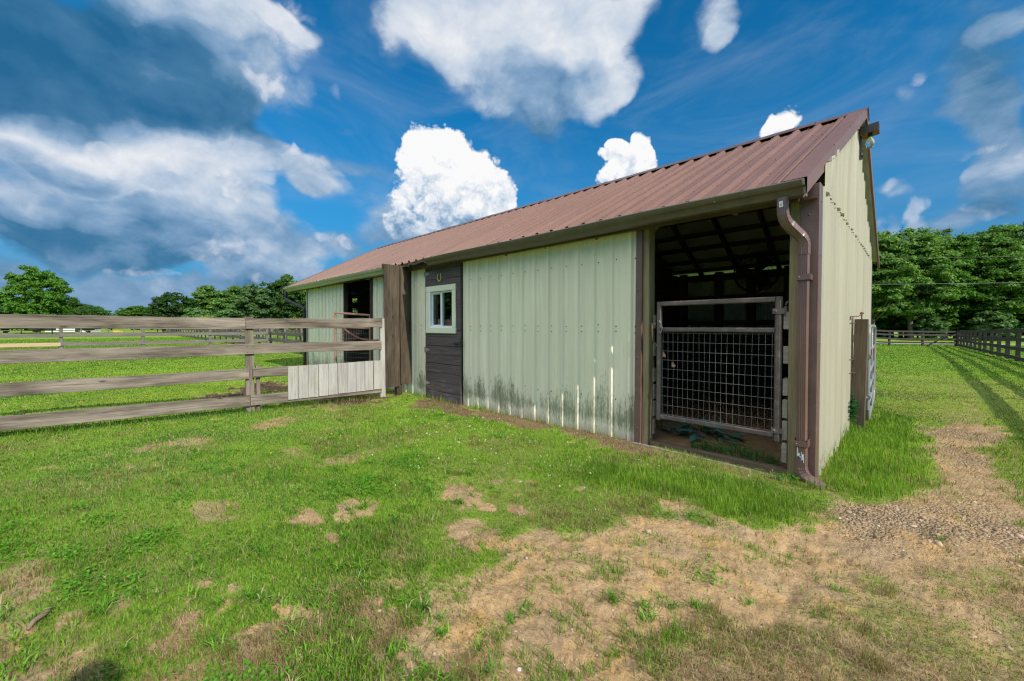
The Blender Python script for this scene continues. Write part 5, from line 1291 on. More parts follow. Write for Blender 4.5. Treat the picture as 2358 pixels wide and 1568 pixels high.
# ------------------------------------------------------------------ trees
def tree(name, label, seed, H, rx, base, n_cl, per, leaf, mat, trunk_r, shape=1.0, clump=(0.55, 0.95), shell=0.35, cat='tree', flat=0.8, group=None, trunk_lean=0.02, rag=1.0):
    """tapered trunk with limbs reaching to leaf clumps spread through the crown's volume"""
    r_ = np.random.default_rng(seed); rnd = random.Random(seed)
    t = thing(name, label, cat, (0, 0, 0), group)
    rz = (H - base) / 2; cz = base + rz
    cl = []
    while len(cl) < n_cl:
        d = r_.normal(0, 1, 3); d /= np.linalg.norm(d); q = (shell + (1 - shell) * r_.random()) ** 0.6
        zz = d[2] * q; wid = 1.0 if zz < 0 else (1 - 0.25 * zz * shape)
        lob = 0.90 + rag * (0.20 * math.sin(3 * math.atan2(d[1], d[0]) + seed) * math.sin(2.3 * zz + seed * 0.7) - 0.04 + r_.normal(0, 0.06))
        cl.append((d[0] * q * rx * wid * lob, d[1] * q * rx * wid * lob, cz + zz * rz * (0.92 + r_.normal(0, 0.05)), rx * 0.26 * r_.uniform(*clump)))
    cl = np.array(cl)
    k = (per * (0.6 + 0.8 * r_.random(n_cl))).astype(int); idx = np.repeat(np.arange(n_cl), k); n = len(idx); c = cl[idx]
    d = r_.normal(0, 1, (n, 3)); d /= np.linalg.norm(d, axis=1)[:, None]; d[:, 2] = np.abs(d[:, 2]) * 0.9 + d[:, 2] * 0.25
    q = r_.random(n) ** 0.45
    P = c[:, :3] + d * (q * c[:, 3])[:, None] * np.array((1.15, 1.15, flat)) + r_.normal(0, 0.06 * rx / 4, (n, 3))
    nr = d * 0.7 + np.array((0, 0, 0.45)) + r_.normal(0, 0.45, (n, 3)); nr /= np.linalg.norm(nr, axis=1)[:, None]
    a = np.cross(nr, r_.normal(0, 1, (n, 3))); a /= np.linalg.norm(a, axis=1)[:, None]; b = np.cross(nr, a)
    L = leaf * r_.uniform(0.55, 1.35, n)
    V = np.stack([P + a * L[:, None], P + b * (L * 0.55)[:, None] - nr * (0.12 * L)[:, None], P - a * L[:, None], P - b * (L * 0.55)[:, None] - nr * (0.12 * L)[:, None]], 1)
    me_o = sheet_mesh('crown', V.reshape(-1, 3), np.arange(4 * n), np.full(n, 4), mat, smooth=False)
    me_o.parent = t
    mb = MB(); top = Vector((trunk_lean * H, trunk_lean * H * 0.5, base + rz * 1.1)); pts = [Vector((0, 0, -0.3)), Vector((0.01 * H, 0, base * 0.5)), Vector((top.x * 0.6, top.y * 0.6, base + rz * 0.4)), top]
    mb.tube(pts, [trunk_r * 1.25, trunk_r, trunk_r * 0.72, trunk_r * 0.3], 9)
    for i in r_.choice(n_cl, min(14, n_cl), replace=False):
        e = Vector(cl[i, :3]); h = min(max(e.z - rnd.uniform(0.25, 0.6) * rz, base * 0.7), top.z * 0.95); s0 = Vector((top.x * h / top.z, top.y * h / top.z, h))
        m_ = (s0 + e) / 2 + Vector((0, 0, -0.06 * rx + rnd.uniform(-0.1, 0.1))); mb.tube([s0, m_, e], [trunk_r * 0.36, trunk_r * 0.22, trunk_r * 0.07], 6)
    tr = mb.build('trunk', ['bark'], None, True); tr.parent = t
    return t
def put(t, x, y, rot=0.0, s=(1, 1, 1)): t.location = (x, y, gzs(x, y) if abs(x) < 60 else 0); t.rotation_euler = (0, 0, rot); t.scale = s; return t
DL = 'trees beyond the left paddocks'
tA = tree('broad_tree', 'big round-headed green tree standing alone above the left end of the near fence', 3, 10.4, 5.3, 0.7, 330, 90, 0.20, 'leaf_mid', 0.32, 0.35, (0.34, 0.60), 0.45, group=DL, rag=0.25)
put(tA, -92.0, -6.7, 0.4, (0.74, 0.74, 0.98))
tR = tree('dark_round_tree', 'low dark dome-shaped tree at the left end of the clump by the barn', 8, 7.2, 4.0, 0.2, 230, 75, 0.20, 'leaf_dark', 0.25, 0.4, (0.4, 0.7), 0.5, group=DL)
put(tR, -90.5, 8.9, 1.0)
tB = tree('leafy_tree', 'tall olive-green tree rising behind the small yellow-green bushes', 14, 9.4, 3.6, 0.8, 170, 110, 0.22, 'leaf_forest', 0.26, 0.9, (0.6, 1.1), 0.3, group=DL)
put(tB, -98.8, 14.7, 0.2, (1.05, 1.05, 0.98))
tC = tree('pale_tree', 'pale silvery-green tree in front of the clump beside the barn\'s far eave', 21, 7.9, 3.0, 0.3, 110, 130, 0.23, 'leaf_light', 0.2, 0.9, (0.6, 1.1), 0.3, group=DL)
put(tC, -71.4, 16.5, 0.9)
copy_tree(tB, (-92.8, 17.9, 0), 2.1, (1.1, 1.1, 0.96), 'bushy mid-green tree between the olive tree and the pale tree', 'tree', DL)
copy_tree(tR, (-81.8, 23.1, 0), 2.6, (1.1, 1.1, 1.36), 'dark tree just left of the black downspout under the barn\'s far eave', 'tree', DL, 'dark_tree')
copy_tree(tB, (-83.9, 26.7, 0), 4.0, (1.1, 1.1, 1.05), 'mid-green tree seen under the barn\'s far eave, right of the black downspout\'s bend', 'tree', DL)
copy_tree(tB, (-83.0, 31.5, 0), 5.0, (1.2, 1.2, 1.1), 'dark green tree mostly hidden behind the barn\'s far corner', 'tree', DL)
copy_tree(tB, (-74.0, 33.2, 0), 0.7, (1.0, 1.0, 0.95), 'mid-green tree visible only through the far stall\'s daylight gaps', 'tree', DL)
copy_tree(tB, (-120.1, 35.0, 0), 1.4, (1.0, 1.0, 1.62), 'tree whose tip just shows above the barn\'s far eave', 'tree', DL, 'tall_tree')
tY = tree('yellow_bush', 'small yellow-green bush at the foot of the trees by the black downspout', 31, 3.4, 2.0, 0.1, 45, 90, 0.2, 'leaf_yellow', 0.1, 0.3, (0.6, 1.1), 0.2, 'bush', group=DL)
put(tY, -70.6, 23.0)
copy_tree(tY, (-78.1, 12.7, 0), 1.0, (0.9, 0.9, 1.05), 'small yellow-green bush below the tall olive tree', 'bush', DL)
copy_tree(tC, (-82.8, 10.9, 0), 2.0, (0.75, 0.75, 0.56), 'low pale bush in front of the dark dome-shaped tree', 'bush', DL, 'pale_bush')
copy_tree(tC, (-76.0, 13.9, 0), 3.0, (0.85, 0.85, 0.5), 'low pale bush left of the pale silvery tree', 'bush', DL, 'pale_bush')
copy_tree(tR, (-80.0, 14.6, 0), 3.0, (0.7, 0.7, 0.6), 'low dark bush under the olive tree', 'bush', DL, 'dark_bush')
copy_tree(tR, (-118.8, -12.6, 0), 3.0, (1.2, 1.2, 0.95), 'dark tree at the left edge, behind the big round tree', 'tree', DL, 'dark_tree')
copy_tree(tB, (-128.0, -20.0, 0), 3.5, (1.3, 1.3, 0.95), 'mid-green tree at the far left edge beyond the shed', 'tree', DL)
copy_tree(tR, (-112.0, -1.9, 0), 1.3, (0.8, 0.8, 0.72), 'small dark tree just right of the big round tree', 'tree', DL, 'dark_tree')
FL = 'trees of the low far tree line'
for k in range(34):
    q = k / 33; x = -190 + 40 * math.sin(k * 1.9) * 0.4 - 10 * (k % 3); y = -60 + 128 * q + rng.uniform(-2, 2)
    s = rng.uniform(0.95, 1.3)
    copy_tree((tA, tB, tA)[k % 3], (x, y, -0.5), rng.uniform(0, 6), (s * 1.05, s * 1.05, s * rng.uniform(0.66, 0.86)), 'one tree of the low distant tree line beyond all the paddocks', 'tree', FL, 'far_tree')

WG = 'trees of the right-hand woods'
f1 = tree('forest_tree', 'first', 41, 15.6, 4.8, 2.0, 250, 170, 0.205, 'leaf_forest', 0.30, 1.1, (0.32, 1.12), 0.25, flat=0.66, group=WG)
f2 = tree('forest_tree', 'second', 52, 15.2, 4.7, 2.6, 240, 170, 0.205, 'leaf_mid', 0.27, 1.3, (0.32, 1.12), 0.2, flat=0.66, group=WG)
f3 = tree('forest_tree', 'third', 63, 16.4, 5.0, 1.8, 250, 170, 0.205, 'leaf_forest', 0.33, 0.9, (0.32, 1.12), 0.25, flat=0.66, group=WG)
fo = [f1, f2, f3]; dvec = np.array((0.711, 0.703)); nvec = np.array((-0.703, 0.711)); p0 = np.array((-4.5, 82.8))
front_lab = {-4: None}
FRONT = [(-26, 1), (-20, 0), (-14, 2), (-8, 1), (-1.0, 0), (5.5, 2), (12.0, 1), (18.5, 0), (25.5, 2), (32, 1)]
labs = {-1.0: 'front woodland tree closest to the barn\'s rear roof edge', 5.5: 'front woodland tree with a bare pale trunk, second from the barn', 12.0: 'front woodland tree straight above the corner of the two dark fences', 18.5: 'front woodland tree at the right edge of the view, tallest of its row'}
first = {0: f1, 1: f2, 2: f3}; used = set()
def woods(s, off, i, lab, sc_, name='forest_tree'):
    p = p0 + dvec * s + nvec * off; rot = float(rng.uniform(0, 6.28)); z = gzs(p[0], p[1])
    if i not in used:
        used.add(i); t = first[i]; t.location = (p[0], p[1], z); t.rotation_euler = (0, 0, rot); t.scale = sc_; t['label'] = lab; return t
    return copy_tree(first[i], (p[0], p[1], z), rot, sc_, lab, 'tree', WG, name)
for s, i in FRONT:
    q = float(rng.uniform(0.94, 1.06)) * (1.0 + 0.006 * max(0, s))
    if s in labs: woods(s, float(rng.uniform(-1, 1)), i, labs[s], (q, q, q))
    else: woods(s, float(rng.uniform(-1, 1)), i, 'front woodland tree hidden behind the barn' if s < -1 else 'front woodland tree out past the right edge', (q, q, q))
for s in np.arange(-22, 34, 4.3):
    woods(float(s), float(rng.uniform(5.5, 8)), int(rng.integers(0, 3)), 'second-row woodland tree showing between the front crowns', (1.08, 1.08, 1.05 + 0.006 * max(0, s)))
for s in np.arange(-20, 38, 5.0):
    woods(float(s), float(rng.uniform(13, 17)), int(rng.integers(0, 3)), 'back-row woodland tree whose top shows over the rows in front', (1.15, 1.15, 1.12 + 0.006 * max(0, s)))
ub = tree('understory_bush', 'x', 77, 5.2, 2.7, 0.2, 80, 100, 0.26, 'leaf_dark', 0.09, 0.6, (0.6, 1.1), 0.25, 'bush', group='understory of the right-hand woods')
ub['label'] = 'dark understory bush filling the foot of the woods'
us = list(np.arange(-20, 34, 2.5)); p = p0 + dvec * us[0] + nvec * 3; ub.location = (p[0], p[1], gzs(*p))
for j, s in enumerate(us[1:]):
    p = p0 + dvec * s + nvec * float(rng.uniform(1.5, 5)); q = float(rng.uniform(0.7, 1.15)); copy_tree(ub, (p[0], p[1], gzs(*p)), float(rng.uniform(0, 6)), (q, q, q * float(rng.uniform(0.8, 1.15))))
for j, s in enumerate(np.arange(-18, 36, 3.2)):
    p = p0 + dvec * s + nvec * float(rng.uniform(9, 11)); copy_tree(ub, (p[0], p[1], gzs(*p)), float(rng.uniform(0, 6)), (1.6, 1.6, 1.7))
lb = tree('sunny_bush', 'sunlit low branchy bush below the woods\' front trees, right of the fence corner', 88, 4.6, 2.4, 0.3, 60, 110, 0.27, 'leaf_light', 0.09, 0.7, (0.6, 1.1), 0.2, 'bush', group='understory of the right-hand woods')
p = p0 + dvec * 16.0 - nvec * 2.0; put(lb, p[0], p[1])
p = p0 + dvec * 7.5 - nvec * 1.0; copy_tree(lb, (p[0], p[1], gzs(*p)), 2.0, (0.9, 0.9, 0.8), 'sunlit low bush below the woods\' front trees, left of the fence corner', 'bush')

# trees on the camera's side, seen mirrored in the door window
RGp = 'trees mirrored in the door window'
for x, y, s in ((-29, -12.5, 1.0), (-35, -17.5, 1.1), (-25.5, -10.5, 0.9), (-34, -13, 1.05)):
    copy_tree(f1, (x, y, -0.2), x, (s, s, s * 0.8), 'one of the trees mirrored in the brown door\'s window', 'tree', RGp, 'mirrored_tree')

# ------------------------------------------------------------------ far odds and ends
mb = MB()
V = [(11.5, 70.0), (-6.5, 52.1), (-30, 29), (-31, 31), (-7.6, 54.0), (10.6, 71.8), (40, 100), (41.5, 98.5)]
def strip(name, a, b, w, n, mat, label, dz=0.006):
    a, b = Vector(a), Vector(b); d = (b - a).normalized(); nn = Vector((-d.y, d.x)) * w / 2; mb = MB(); vs = []
    for k in range(n + 1):
        p = a + (b - a) * (k / n)
        for q in (p - nn, p + nn): vs.append((q.x, q.y, gzs(q.x, q.y) + dz))
    mb.add(vs, [(2 * i, 2 * i + 2, 2 * i + 3, 2 * i + 1) for i in range(n)])
    return tag(mb.build(name, [mat], None), label, name.replace('_', ' '), kind='structure')
def road_mat():
    m, nt, b = new_mat('pale_gravel'); p = pos(nt)
    setb(nt, b, Base_Color=ramp(nt, noise(nt, p, 2.0, 5, 0.6), [(0.3, (0.30, 0.27, 0.23)), (0.7, (0.46, 0.43, 0.38))]), Roughness=0.9)
road_mat()
strip('road', (-36.5, 21.5), (46.0, 104.5), 2.2, 60, 'pale_gravel', 'pale gravel lane beyond the dark fence in front of the woods', 0.05)

sh = thing('white_shed', 'long low white shed far off at the left, behind the distant fence', 'shed', (-140.7, -5.8, 0))
mb = MB(); a, b = Vector((-143.2, -9.4, -0.3)), Vector((-138.2, -2.6, -0.3)); d = b - a; nn = Vector((-d.y, d.x, 0)).normalized() * 4
mb.frame_box(a, d, nn, (0, 0, 2.2)); mb.build('wall', ['white_paint'], sh)
mb = MB(); h = Vector((0, 0, 1.93)); rg = Vector((0, 0, 2.9)); e = d.normalized() * 0.3
A = [a + h - e - nn * 0.08, b + h + e - nn * 0.08, a + nn * 1.08 + h - e, b + nn * 1.08 + h + e, a + nn * 0.5 + rg - e, b + nn * 0.5 + rg + e]
mb.add(A + [p - Vector((0, 0, 0.12)) for p in A], [(0, 1, 5, 4), (2, 4, 5, 3), (6, 10, 11, 7), (8, 9, 11, 10), (0, 6, 7, 1), (2, 3, 9, 8), (0, 4, 10, 6), (4, 2, 8, 10), (1, 7, 11, 5), (5, 11, 9, 3)]); mb.build('roof', ['grey_shingle'], sh)
mb = MB(); mb.frame_box(a + d * 0.72 - nn.normalized() * 0.03, d * 0.12, nn * 0.005, (0, 0, 2.0)); mb.build('door', ['dark_paint'], sh)

def wheel(mb, c, r, w, ax):
    c, ax = Vector(c), Vector(ax).normalized(); mb.tube([c - ax * w / 2, c + ax * w / 2], r, 14)
hv = thing('dark_trailer', 'dark boxy trailer parked by the white shed at the far left', 'trailer', (-136.0, -9.6, 0))
mb = MB(); o = Vector((-137.4, -11.2, 0.45)); u = Vector((2.6, 2.5, 0)); v = Vector((-1.35, 1.4, 0)); mb.frame_box(o, u, v, (0, 0, 1.35)); mb.build('body', ['dark_paint'], hv)
mb = MB(); mb.frame_box(o + Vector((0, 0, 1.36)) - u * 0.02, u * 1.04, v, (0, 0, 0.06)); mb.build('roof', ['grey_shingle'], hv)
for q in (0.3, 0.55):
    mb = MB(); wheel(mb, o + u * q - v * 0.03 - Vector((0, 0, 0.10)), 0.36, 0.2, v); mb.build('wheel', ['rubber'], hv)
mb = MB(); mb.frame_box(o + u * 0.08 - v * 0.012 + Vector((0, 0, 0.75)), u * 0.16, v * 0.01, (0, 0, 0.35)); mb.build('window', ['sash_white'], hv)
yt = thing('yellow_machine', 'small yellow wheeled machine parked beyond the distant fence', 'machine', (-120.0, 2.2, 0))
mb = MB(); o = Vector((-120.5, 1.55, -0.15)); u = Vector((1.0, 1.0, 0)) * 0.95; v = Vector((-0.6, 0.6, 0))
mb.frame_box(o + Vector((0, 0, 0.02)), u * 0.62, v, (0, 0, 0.55)); mb.frame_box(o + u * 0.62 + Vector((0, 0, 0.05)), u * 0.38, v, (0, 0, 0.38)); mb.build('body', ['yellow_paint'], yt)
mb = MB(); mb.frame_box(o + u * 0.1 + Vector((0, 0, 0.57)), u * 0.3, v, (0, 0, 0.12)); mb.build('seat', ['dark_paint'], yt)
for q in (0.15, 0.85):
    mb = MB(); wheel(mb, o + u * q - v * 0.1 + Vector((0, 0, 0.02)), 0.2, 0.15, v); mb.build('wheel', ['rubber'], yt)

for nm, z0, z1, off, rr, lab in (('power_line', 6.55, 6.9, 0, 0.013, 'lower, brighter overhead cable strung across the front of the woods'), ('power_line', 9.6, 10.4, 0.8, 0.007, 'upper thin overhead cable strung across the front of the woods')):
    mb = MB(); a, b = Vector((-35.0 - off, 35.4 + off, z0 - 0.3)), Vector((40.0, 110.3, z1 + 0.7)); pts = []
    for k in range(25):
        t = k / 24; p = a + (b - a) * t; p.z -= 1.2 * 4 * t * (1 - t) * 0.35; pts.append(p)
    mb.tube(pts, rr, 6); tag(mb.build(nm, ['power_cable'], None), lab, 'cable')

# ------------------------------------------------------------------ sun and sky
SUN_EL, SUN_G = R(34.5), R(4.6)
sd = Vector((math.cos(SUN_EL) * math.cos(SUN_G), -math.cos(SUN_EL) * math.sin(SUN_G), math.sin(SUN_EL)))
ld = bpy.data.lights.new('sun', 'SUN'); ld.energy = 3.9; ld.angle = R(0.5); ld.color = (1.0, 0.93, 0.82)
lo = bpy.data.objects.new('sun', ld); C.objects.link(lo); lo.location = (30, 0, 30); lo.rotation_euler = sd.to_track_quat('Z', 'Y').to_euler()

SOFT=[(-176.7, 23.1, 14.1, 6.2, 1.7, 0.09),(177.0, 20.3, 11.4, 2.4, 1.4, 0.1),(-175.1, 18.3, 9.6, 3.1, 1.5, 0.11),(-174.1, 24.9, 6.3, 3.7, 1.0, 0.1),(173.5, 27.1, 6.4, 4.0, 0.7, 0.3),(169.9, 31.7, 8.0, 2.6, 1, 0.85),(164.7, 32.7, 3.8, 1.8, 0.7, 0.75),(177.0, 30.6, 6.9, 1.5, 0.8, 0.62),(172.7, 29.0, 5.7, 2.0, 0.6, 0.6),(168.3, 23.3, 2.1, 2.5, 0.5, 0.35),(166.1, 26.1, 3.4, 3.5, 0.55, 0.62),(159.7, 28.0, 1.4, 0.6, 0.35, 0.6),(157.9, 25.1, 2.4, 0.8, 0.3, 0.5),(-175.9, 14.3, 4.9, 2.0, 1.2, 0.86),(178.9, 15.3, 6.2, 2.7, 1.2, 0.88),(173.5, 16.2, 4.3, 3.3, 1.1, 0.88),(169.9, 16.0, 5.1, 3.0, 1.0, 0.82),(164.7, 18.1, 6.6, 2.6, 0.9, 0.62),(159.9, 17.3, 5.0, 2.0, 0.8, 0.62),(155.2, 20.0, 5.0, 1.3, 0.7, 0.48),(161.9, 20.0, 2.8, 1.4, 0.6, 0.6),(-178.6, 12.9, 3.7, 1.3, 1.0, 0.22),(176.0, 12.6, 12.9, 2.2, 1.0, 0.74),(-177.5, 11.0, 9.8, 1.0, 0.6, 0.5),(173.8, 13.9, 2.6, 1.8, 0.6, 0.25),(-177.5, 8.5, 12.9, 1.4, 1.1, 0.2),(173.1, 9.9, 10.1, 1.9, 0.9, 0.28),(179.6, 6.9, 14.3, 1.1, 1.0, 0.24),(-178.9, 9.9, 8.7, 1.0, 0.8, 0.6),(-176.7, 7.3, 6.0, 0.6, 0.7, 0.42),(-175.1, 9.6, 5.6, 0.7, 0.7, 0.45),(176.3, 10.5, 4.7, 1.0, 0.6, 0.4),(169.5, 13.0, 5.6, 3.5, 0.9, 0.72),(167.8, 9.5, 6.9, 3.2, 0.9, 0.72),(166.5, 7.4, 7.6, 3.1, 0.8, 0.62),(159.9, 10.3, 5.7, 2.4, 0.8, 0.5),(164.7, 5.7, 5.8, 2.1, 0.7, 0.48),(178.0, 4.8, 4.5, 1.3, 0.7, 0.48),(173.8, 4.6, 3.1, 1.0, 0.6, 0.45),(-177.5, 4.2, 8.3, 1.8, 0.8, 0.36),(178.0, 2.3, 22.2, 2.4, 1.0, 0.44),(165.6, 2.7, 15.4, 2.6, 0.7, 0.48),(134.7, 36.9, 14.4, 4.8, 1.1, 0.8),(125.6, 36.2, 7.1, 4.1, 1, 0.92),(140.8, 33.9, 6.1, 3.6, 0.8, 0.85),(138.4, 31.4, 7.8, 3.4, 0.7, 0.7),(131.0, 31.2, 7.2, 3.0, 1.2, 0.34),(122.6, 30.4, 4.7, 3.4, 0.9, 0.72),(131.6, 28.4, 5.9, 2.1, 0.7, 0.26),(147.9, 32.1, 2.5, 1.7, 0.4, 0.45),(145.0, 36.5, 5.8, 3.4, 0.7, 0.85),(121.5, 28.5, 2.5, 1.6, 0.5, 0.7),(108.5, 34.3, 2.5, 2.9, 0.7, 0.72),(107.8, 32.3, 1.7, 1.2, 0.5, 0.72),(140.8, 12.4, 10.1, 3.4, 0.8, 0.34),(149.7, 14.6, 5.1, 3.8, 0.6, 0.55),(143.2, 14.9, 8.8, 3.9, 0.6, 0.62),(153.0, 11.0, 5.0, 2.2, 0.5, 0.42),(134.7, 15.1, 3.5, 3.4, 0.4, 0.5),(84.8, 23.2, 3.2, 5.7, 0.9, 0.4),(83.8, 26.1, 2.2, 1.4, 0.7, 0.75),(85.1, 18.8, 2.9, 3.8, 0.8, 0.38),(84.6, 13.9, 3.1, 3.5, 0.9, 0.42),(86.4, 15.2, 1.3, 0.8, 0.5, 0.6),(83.6, 14.6, 1.4, 1.4, 0.6, 0.62),(89.9, 22.9, 1.0, 0.9, 0.5, 0.6),(90.2, 21.3, 2.7, 0.9, 0.3, 0.35),(88.7, 10.4, 2.8, 1.6, 0.7, 0.5),(89.9, 11.2, 1.4, 1.2, 0.6, 0.7),(92.6, 10.4, 1.2, 1.5, 0.6, 0.65),(85.9, 10.4, 2.5, 0.9, 0.6, 0.5),(92.8, 14.4, 1.3, 1.3, 0.5, 0.5),(90.2, 9.0, 4.8, 1.3, 0.6, 0.38),(83.8, 10.2, 2.3, 2.2, 0.5, 0.3)]
CRISP=[(145.6, 23.9, 3.8, 2.5),(147.9, 22.2, 2.7, 2.5),(143.2, 23.0, 2.8, 2.5),(146.8, 19.2, 4.5, 4.7),(142.0, 18.3, 5.8, 4.3),(138.4, 20.6, 2.6, 2.6),(136.5, 18.4, 2.3, 2.7),(138.4, 16.2, 4.1, 3.9),(145.6, 14.8, 7.0, 3.9),(147.9, 13.6, 4.6, 2.8),(121.5, 22.7, 1.9, 1.5),(120.0, 20.5, 3.2, 2.6),(117.5, 22.8, 1.5, 1.7),(116.9, 20.7, 1.8, 2.3),(120.3, 19.0, 3.2, 2.1),(101.4, 22.4, 1.8, 1.3),(102.2, 21.7, 1.6, 1.1)]
PUFF=[(-175.1, 14.6, 2.1, 1.0, 0.55),(-177.5, 15.1, 2.6, 1.1, 0.6),(179.6, 16.2, 1.9, 1.4, 0.75),(178.6, 15.2, 1.6, 1.4, 0.8),(179.9, 16.9, 0.9, 0.6, 0.5),(174.6, 17.0, 1.5, 1.3, 0.6),(173.5, 17.7, 1.9, 1.2, 0.7),(171.5, 18.9, 1.6, 1.2, 0.7),(170.7, 17.2, 2.4, 1.8, 0.75),(168.9, 16.1, 1.9, 1.5, 0.7),(168.3, 15.1, 1.7, 1.0, 0.6),(167.0, 27.6, 1.2, 1.1, 0.6),(165.9, 26.8, 1.5, 1.4, 0.62),(164.5, 26.1, 1.4, 1.2, 0.6),(163.8, 27.7, 0.9, 0.7, 0.5),(162.4, 21.1, 0.8, 0.7, 0.85),(163.3, 20.6, 1.0, 0.4, 0.6),(160.9, 20.4, 1.9, 0.7, 0.4),(169.9, 9.5, 1.7, 1.2, 0.6),(171.1, 8.2, 1.4, 1.2, 0.55),(168.3, 10.0, 1.3, 0.9, 0.45),(169.5, 6.6, 1.3, 1.0, 0.4),(159.9, 11.6, 1.7, 0.8, 0.6),(157.3, 11.4, 1.2, 0.8, 0.65),(166.5, 9.1, 0.9, 0.7, 0.5),(178.9, 5.0, 1.0, 0.7, 0.6),(177.0, 5.2, 1.2, 0.6, 0.6),(175.3, 5.2, 1.4, 0.6, 0.5),(173.5, 4.8, 1.1, 0.5, 0.4),(166.7, 5.8, 1.2, 0.8, 0.5),(86.3, 15.8, 1.1, 0.5, 0.5),(89.7, 11.5, 1.1, 1.2, 0.75),(90.2, 10.7, 1.2, 0.9, 0.5),(92.6, 10.6, 0.9, 1.2, 0.6),(90.3, 23.2, 0.9, 0.5, 0.6),(83.8, 14.6, 1.0, 0.7, 0.5),(86.1, 11.0, 0.8, 0.5, 0.5),(84.6, 10.6, 1.0, 0.5, 0.45),(92.8, 14.6, 0.9, 0.8, 0.5),(161.9, 32.8, 1.7, 0.8, 0.5),(163.6, 33.7, 2.1, 1.0, 0.5),(122.0, 33.8, 2.9, 2.0, 0.5),(119.7, 30.6, 2.0, 1.7, 0.45),(121.5, 28.3, 1.5, 0.8, 0.45)]

# added bright cloud, unseen behind the camera, lifting the light on shaded walls
BACK = [(-60, 50, 34, 15, 1.2, 1.0), (-115, 48, 34, 15, 1.2, 1.0), (-85, 66, 50, 14, 1.2, 0.9), (-25, 58, 20, 12, 0.7, 0.8), (-150, 56, 24, 11, 0.8, 0.7), (-85, 30, 40, 7, 0.6, 0.8)]
EXPO = 0.32
FILL_GAIN = 2.3
def build_world():
    w = bpy.data.worlds.new('World'); sc.world = w; w.use_nodes = True; nt = w.node_tree; nt.nodes.clear()
    STR = 0.12
    d = N(nt, 'ShaderNodeTexCoord').outputs['Generated']
    sky = N(nt, 'ShaderNodeTexSky', {'sky_type': 'NISHITA', 'sun_disc': False, 'sun_elevation': SUN_EL, 'sun_rotation': R(90) + SUN_G, 'altitude': 50, 'air_density': 1.0, 'dust_density': 0.6, 'ozone_density': 1.4})
    base = mix(nt, 1.0, sky.outputs[0], SKY_TINT, 'MULTIPLY')
    def warp(amp, scale):
        n = N(nt, 'ShaderNodeTexNoise', None, {'Vector': d, 'Scale': scale, 'Detail': 3.0, 'Roughness': 0.55}).outputs['Color']
        s = N(nt, 'ShaderNodeVectorMath', {'operation': 'SUBTRACT'}, {0: n, 1: (0.5, 0.5, 0.5)}).outputs[0]
        s = N(nt, 'ShaderNodeVectorMath', {'operation': 'SCALE'}, {0: s, 'Scale': amp}).outputs[0]
        return vmath(nt, 'ADD', d, s)
    def blobs(vec, L, size=1.14):
        tot = bri = None
        for b in L:
            az, el, ra, re_ = R(b[0]), R(b[1]), R(b[2]), R(b[3]); w_ = b[4] if len(b) > 4 else 1.0; br = b[5] if len(b) > 5 else 1.0
            c = (math.cos(el) * math.cos(az), math.cos(el) * math.sin(az), math.sin(el))
            v_in = vec if tot is None else N(nt, 'ShaderNodeVectorMath', {'operation': 'MULTIPLY_ADD'}, {0: bri, 1: (1e-9, 1e-9, 1e-9), 2: vec}).outputs[0]   # keeps the chain in order
            m = N(nt, 'ShaderNodeMapping', {'vector_type': 'TEXTURE'}, {'Vector': v_in, 'Location': c, 'Rotation': (0, -el, az), 'Scale': (0.6, size * ra, size * re_)}).outputs[0]
            q = vmath(nt, 'DOT_PRODUCT', m, m)
            v = math_(nt, 'MAXIMUM', math_(nt, 'MULTIPLY_ADD', q, -w_, w_), 0.0)
            tot = v if tot is None else math_(nt, 'ADD', tot, v)
            bri = math_(nt, 'MULTIPLY', v, br) if bri is None else math_(nt, 'MULTIPLY_ADD', v, br, bri)
        return tot, bri
    def ss(x, a, b): return N(nt, 'ShaderNodeMapRange', {'interpolation_type': 'SMOOTHSTEP'}, {0: x, 1: a, 2: b, 3: 0.0, 4: 1.0}).outputs[0]
    light = (0.035, 0.0, 0.05)
    def gate(x, g, top): return math_(nt, 'MINIMUM', math_(nt, 'MULTIPLY', x, g), top)
    def fb(vec, sc_, det, ro=0.55, dist=0.0): return noise(nt, vec, sc_, det, ro, dist)
    # soft cloud: wide, slowly shaded masses with frayed edges
    ds_ = warp(0.20, 3.2); ds_ = N(nt, 'ShaderNodeVectorMath', {'operation': 'MULTIPLY_ADD'}, {0: N(nt, 'ShaderNodeTexNoise', None, {'Vector': d, 'Scale': 13.0, 'Detail': 4.0}).outputs['Color'], 1: (0.07, 0.07, 0.05), 2: vmath(nt, 'SUBTRACT', ds_, (0.035, 0.035, 0.025))}).outputs[0]
    S, SB = blobs(ds_, SOFT)
    n1 = fb(mapping(nt, d, (1, 1, 1.5)), 8.0, 9, 0.6, 0.4); n1b = fb(mapping(nt, vmath(nt, 'ADD', d, light), (1, 1, 1.5)), 8.0, 5, 0.6, 0.4)
    aS = ss(math_(nt, 'ADD', S, math_(nt, 'MULTIPLY', math_(nt, 'SUBTRACT', n1, 0.5), gate(S, 4.0, 1.5))), 0.10, 0.98)
    bS = math_(nt, 'DIVIDE', SB, math_(nt, 'ADD', S, 0.02))
    n2 = fb(mapping(nt, d, (1, 1, 1.9), (2, 5, 1)), 3.6, 4, 0.5, 0.2)
    bS = math_(nt, 'ADD', bS, math_(nt, 'MULTIPLY', math_(nt, 'SUBTRACT', n1, n1b), 0.55))
    bS = math_(nt, 'ADD', bS, math_(nt, 'MULTIPLY', math_(nt, 'SUBTRACT', n2, 0.5), 0.40))
    bS = math_(nt, 'ADD', bS, math_(nt, 'MULTIPLY', math_(nt, 'SUBTRACT', n1, 0.5), 0.16))
    k = 1.0 / (STR * 2 ** EXPO)
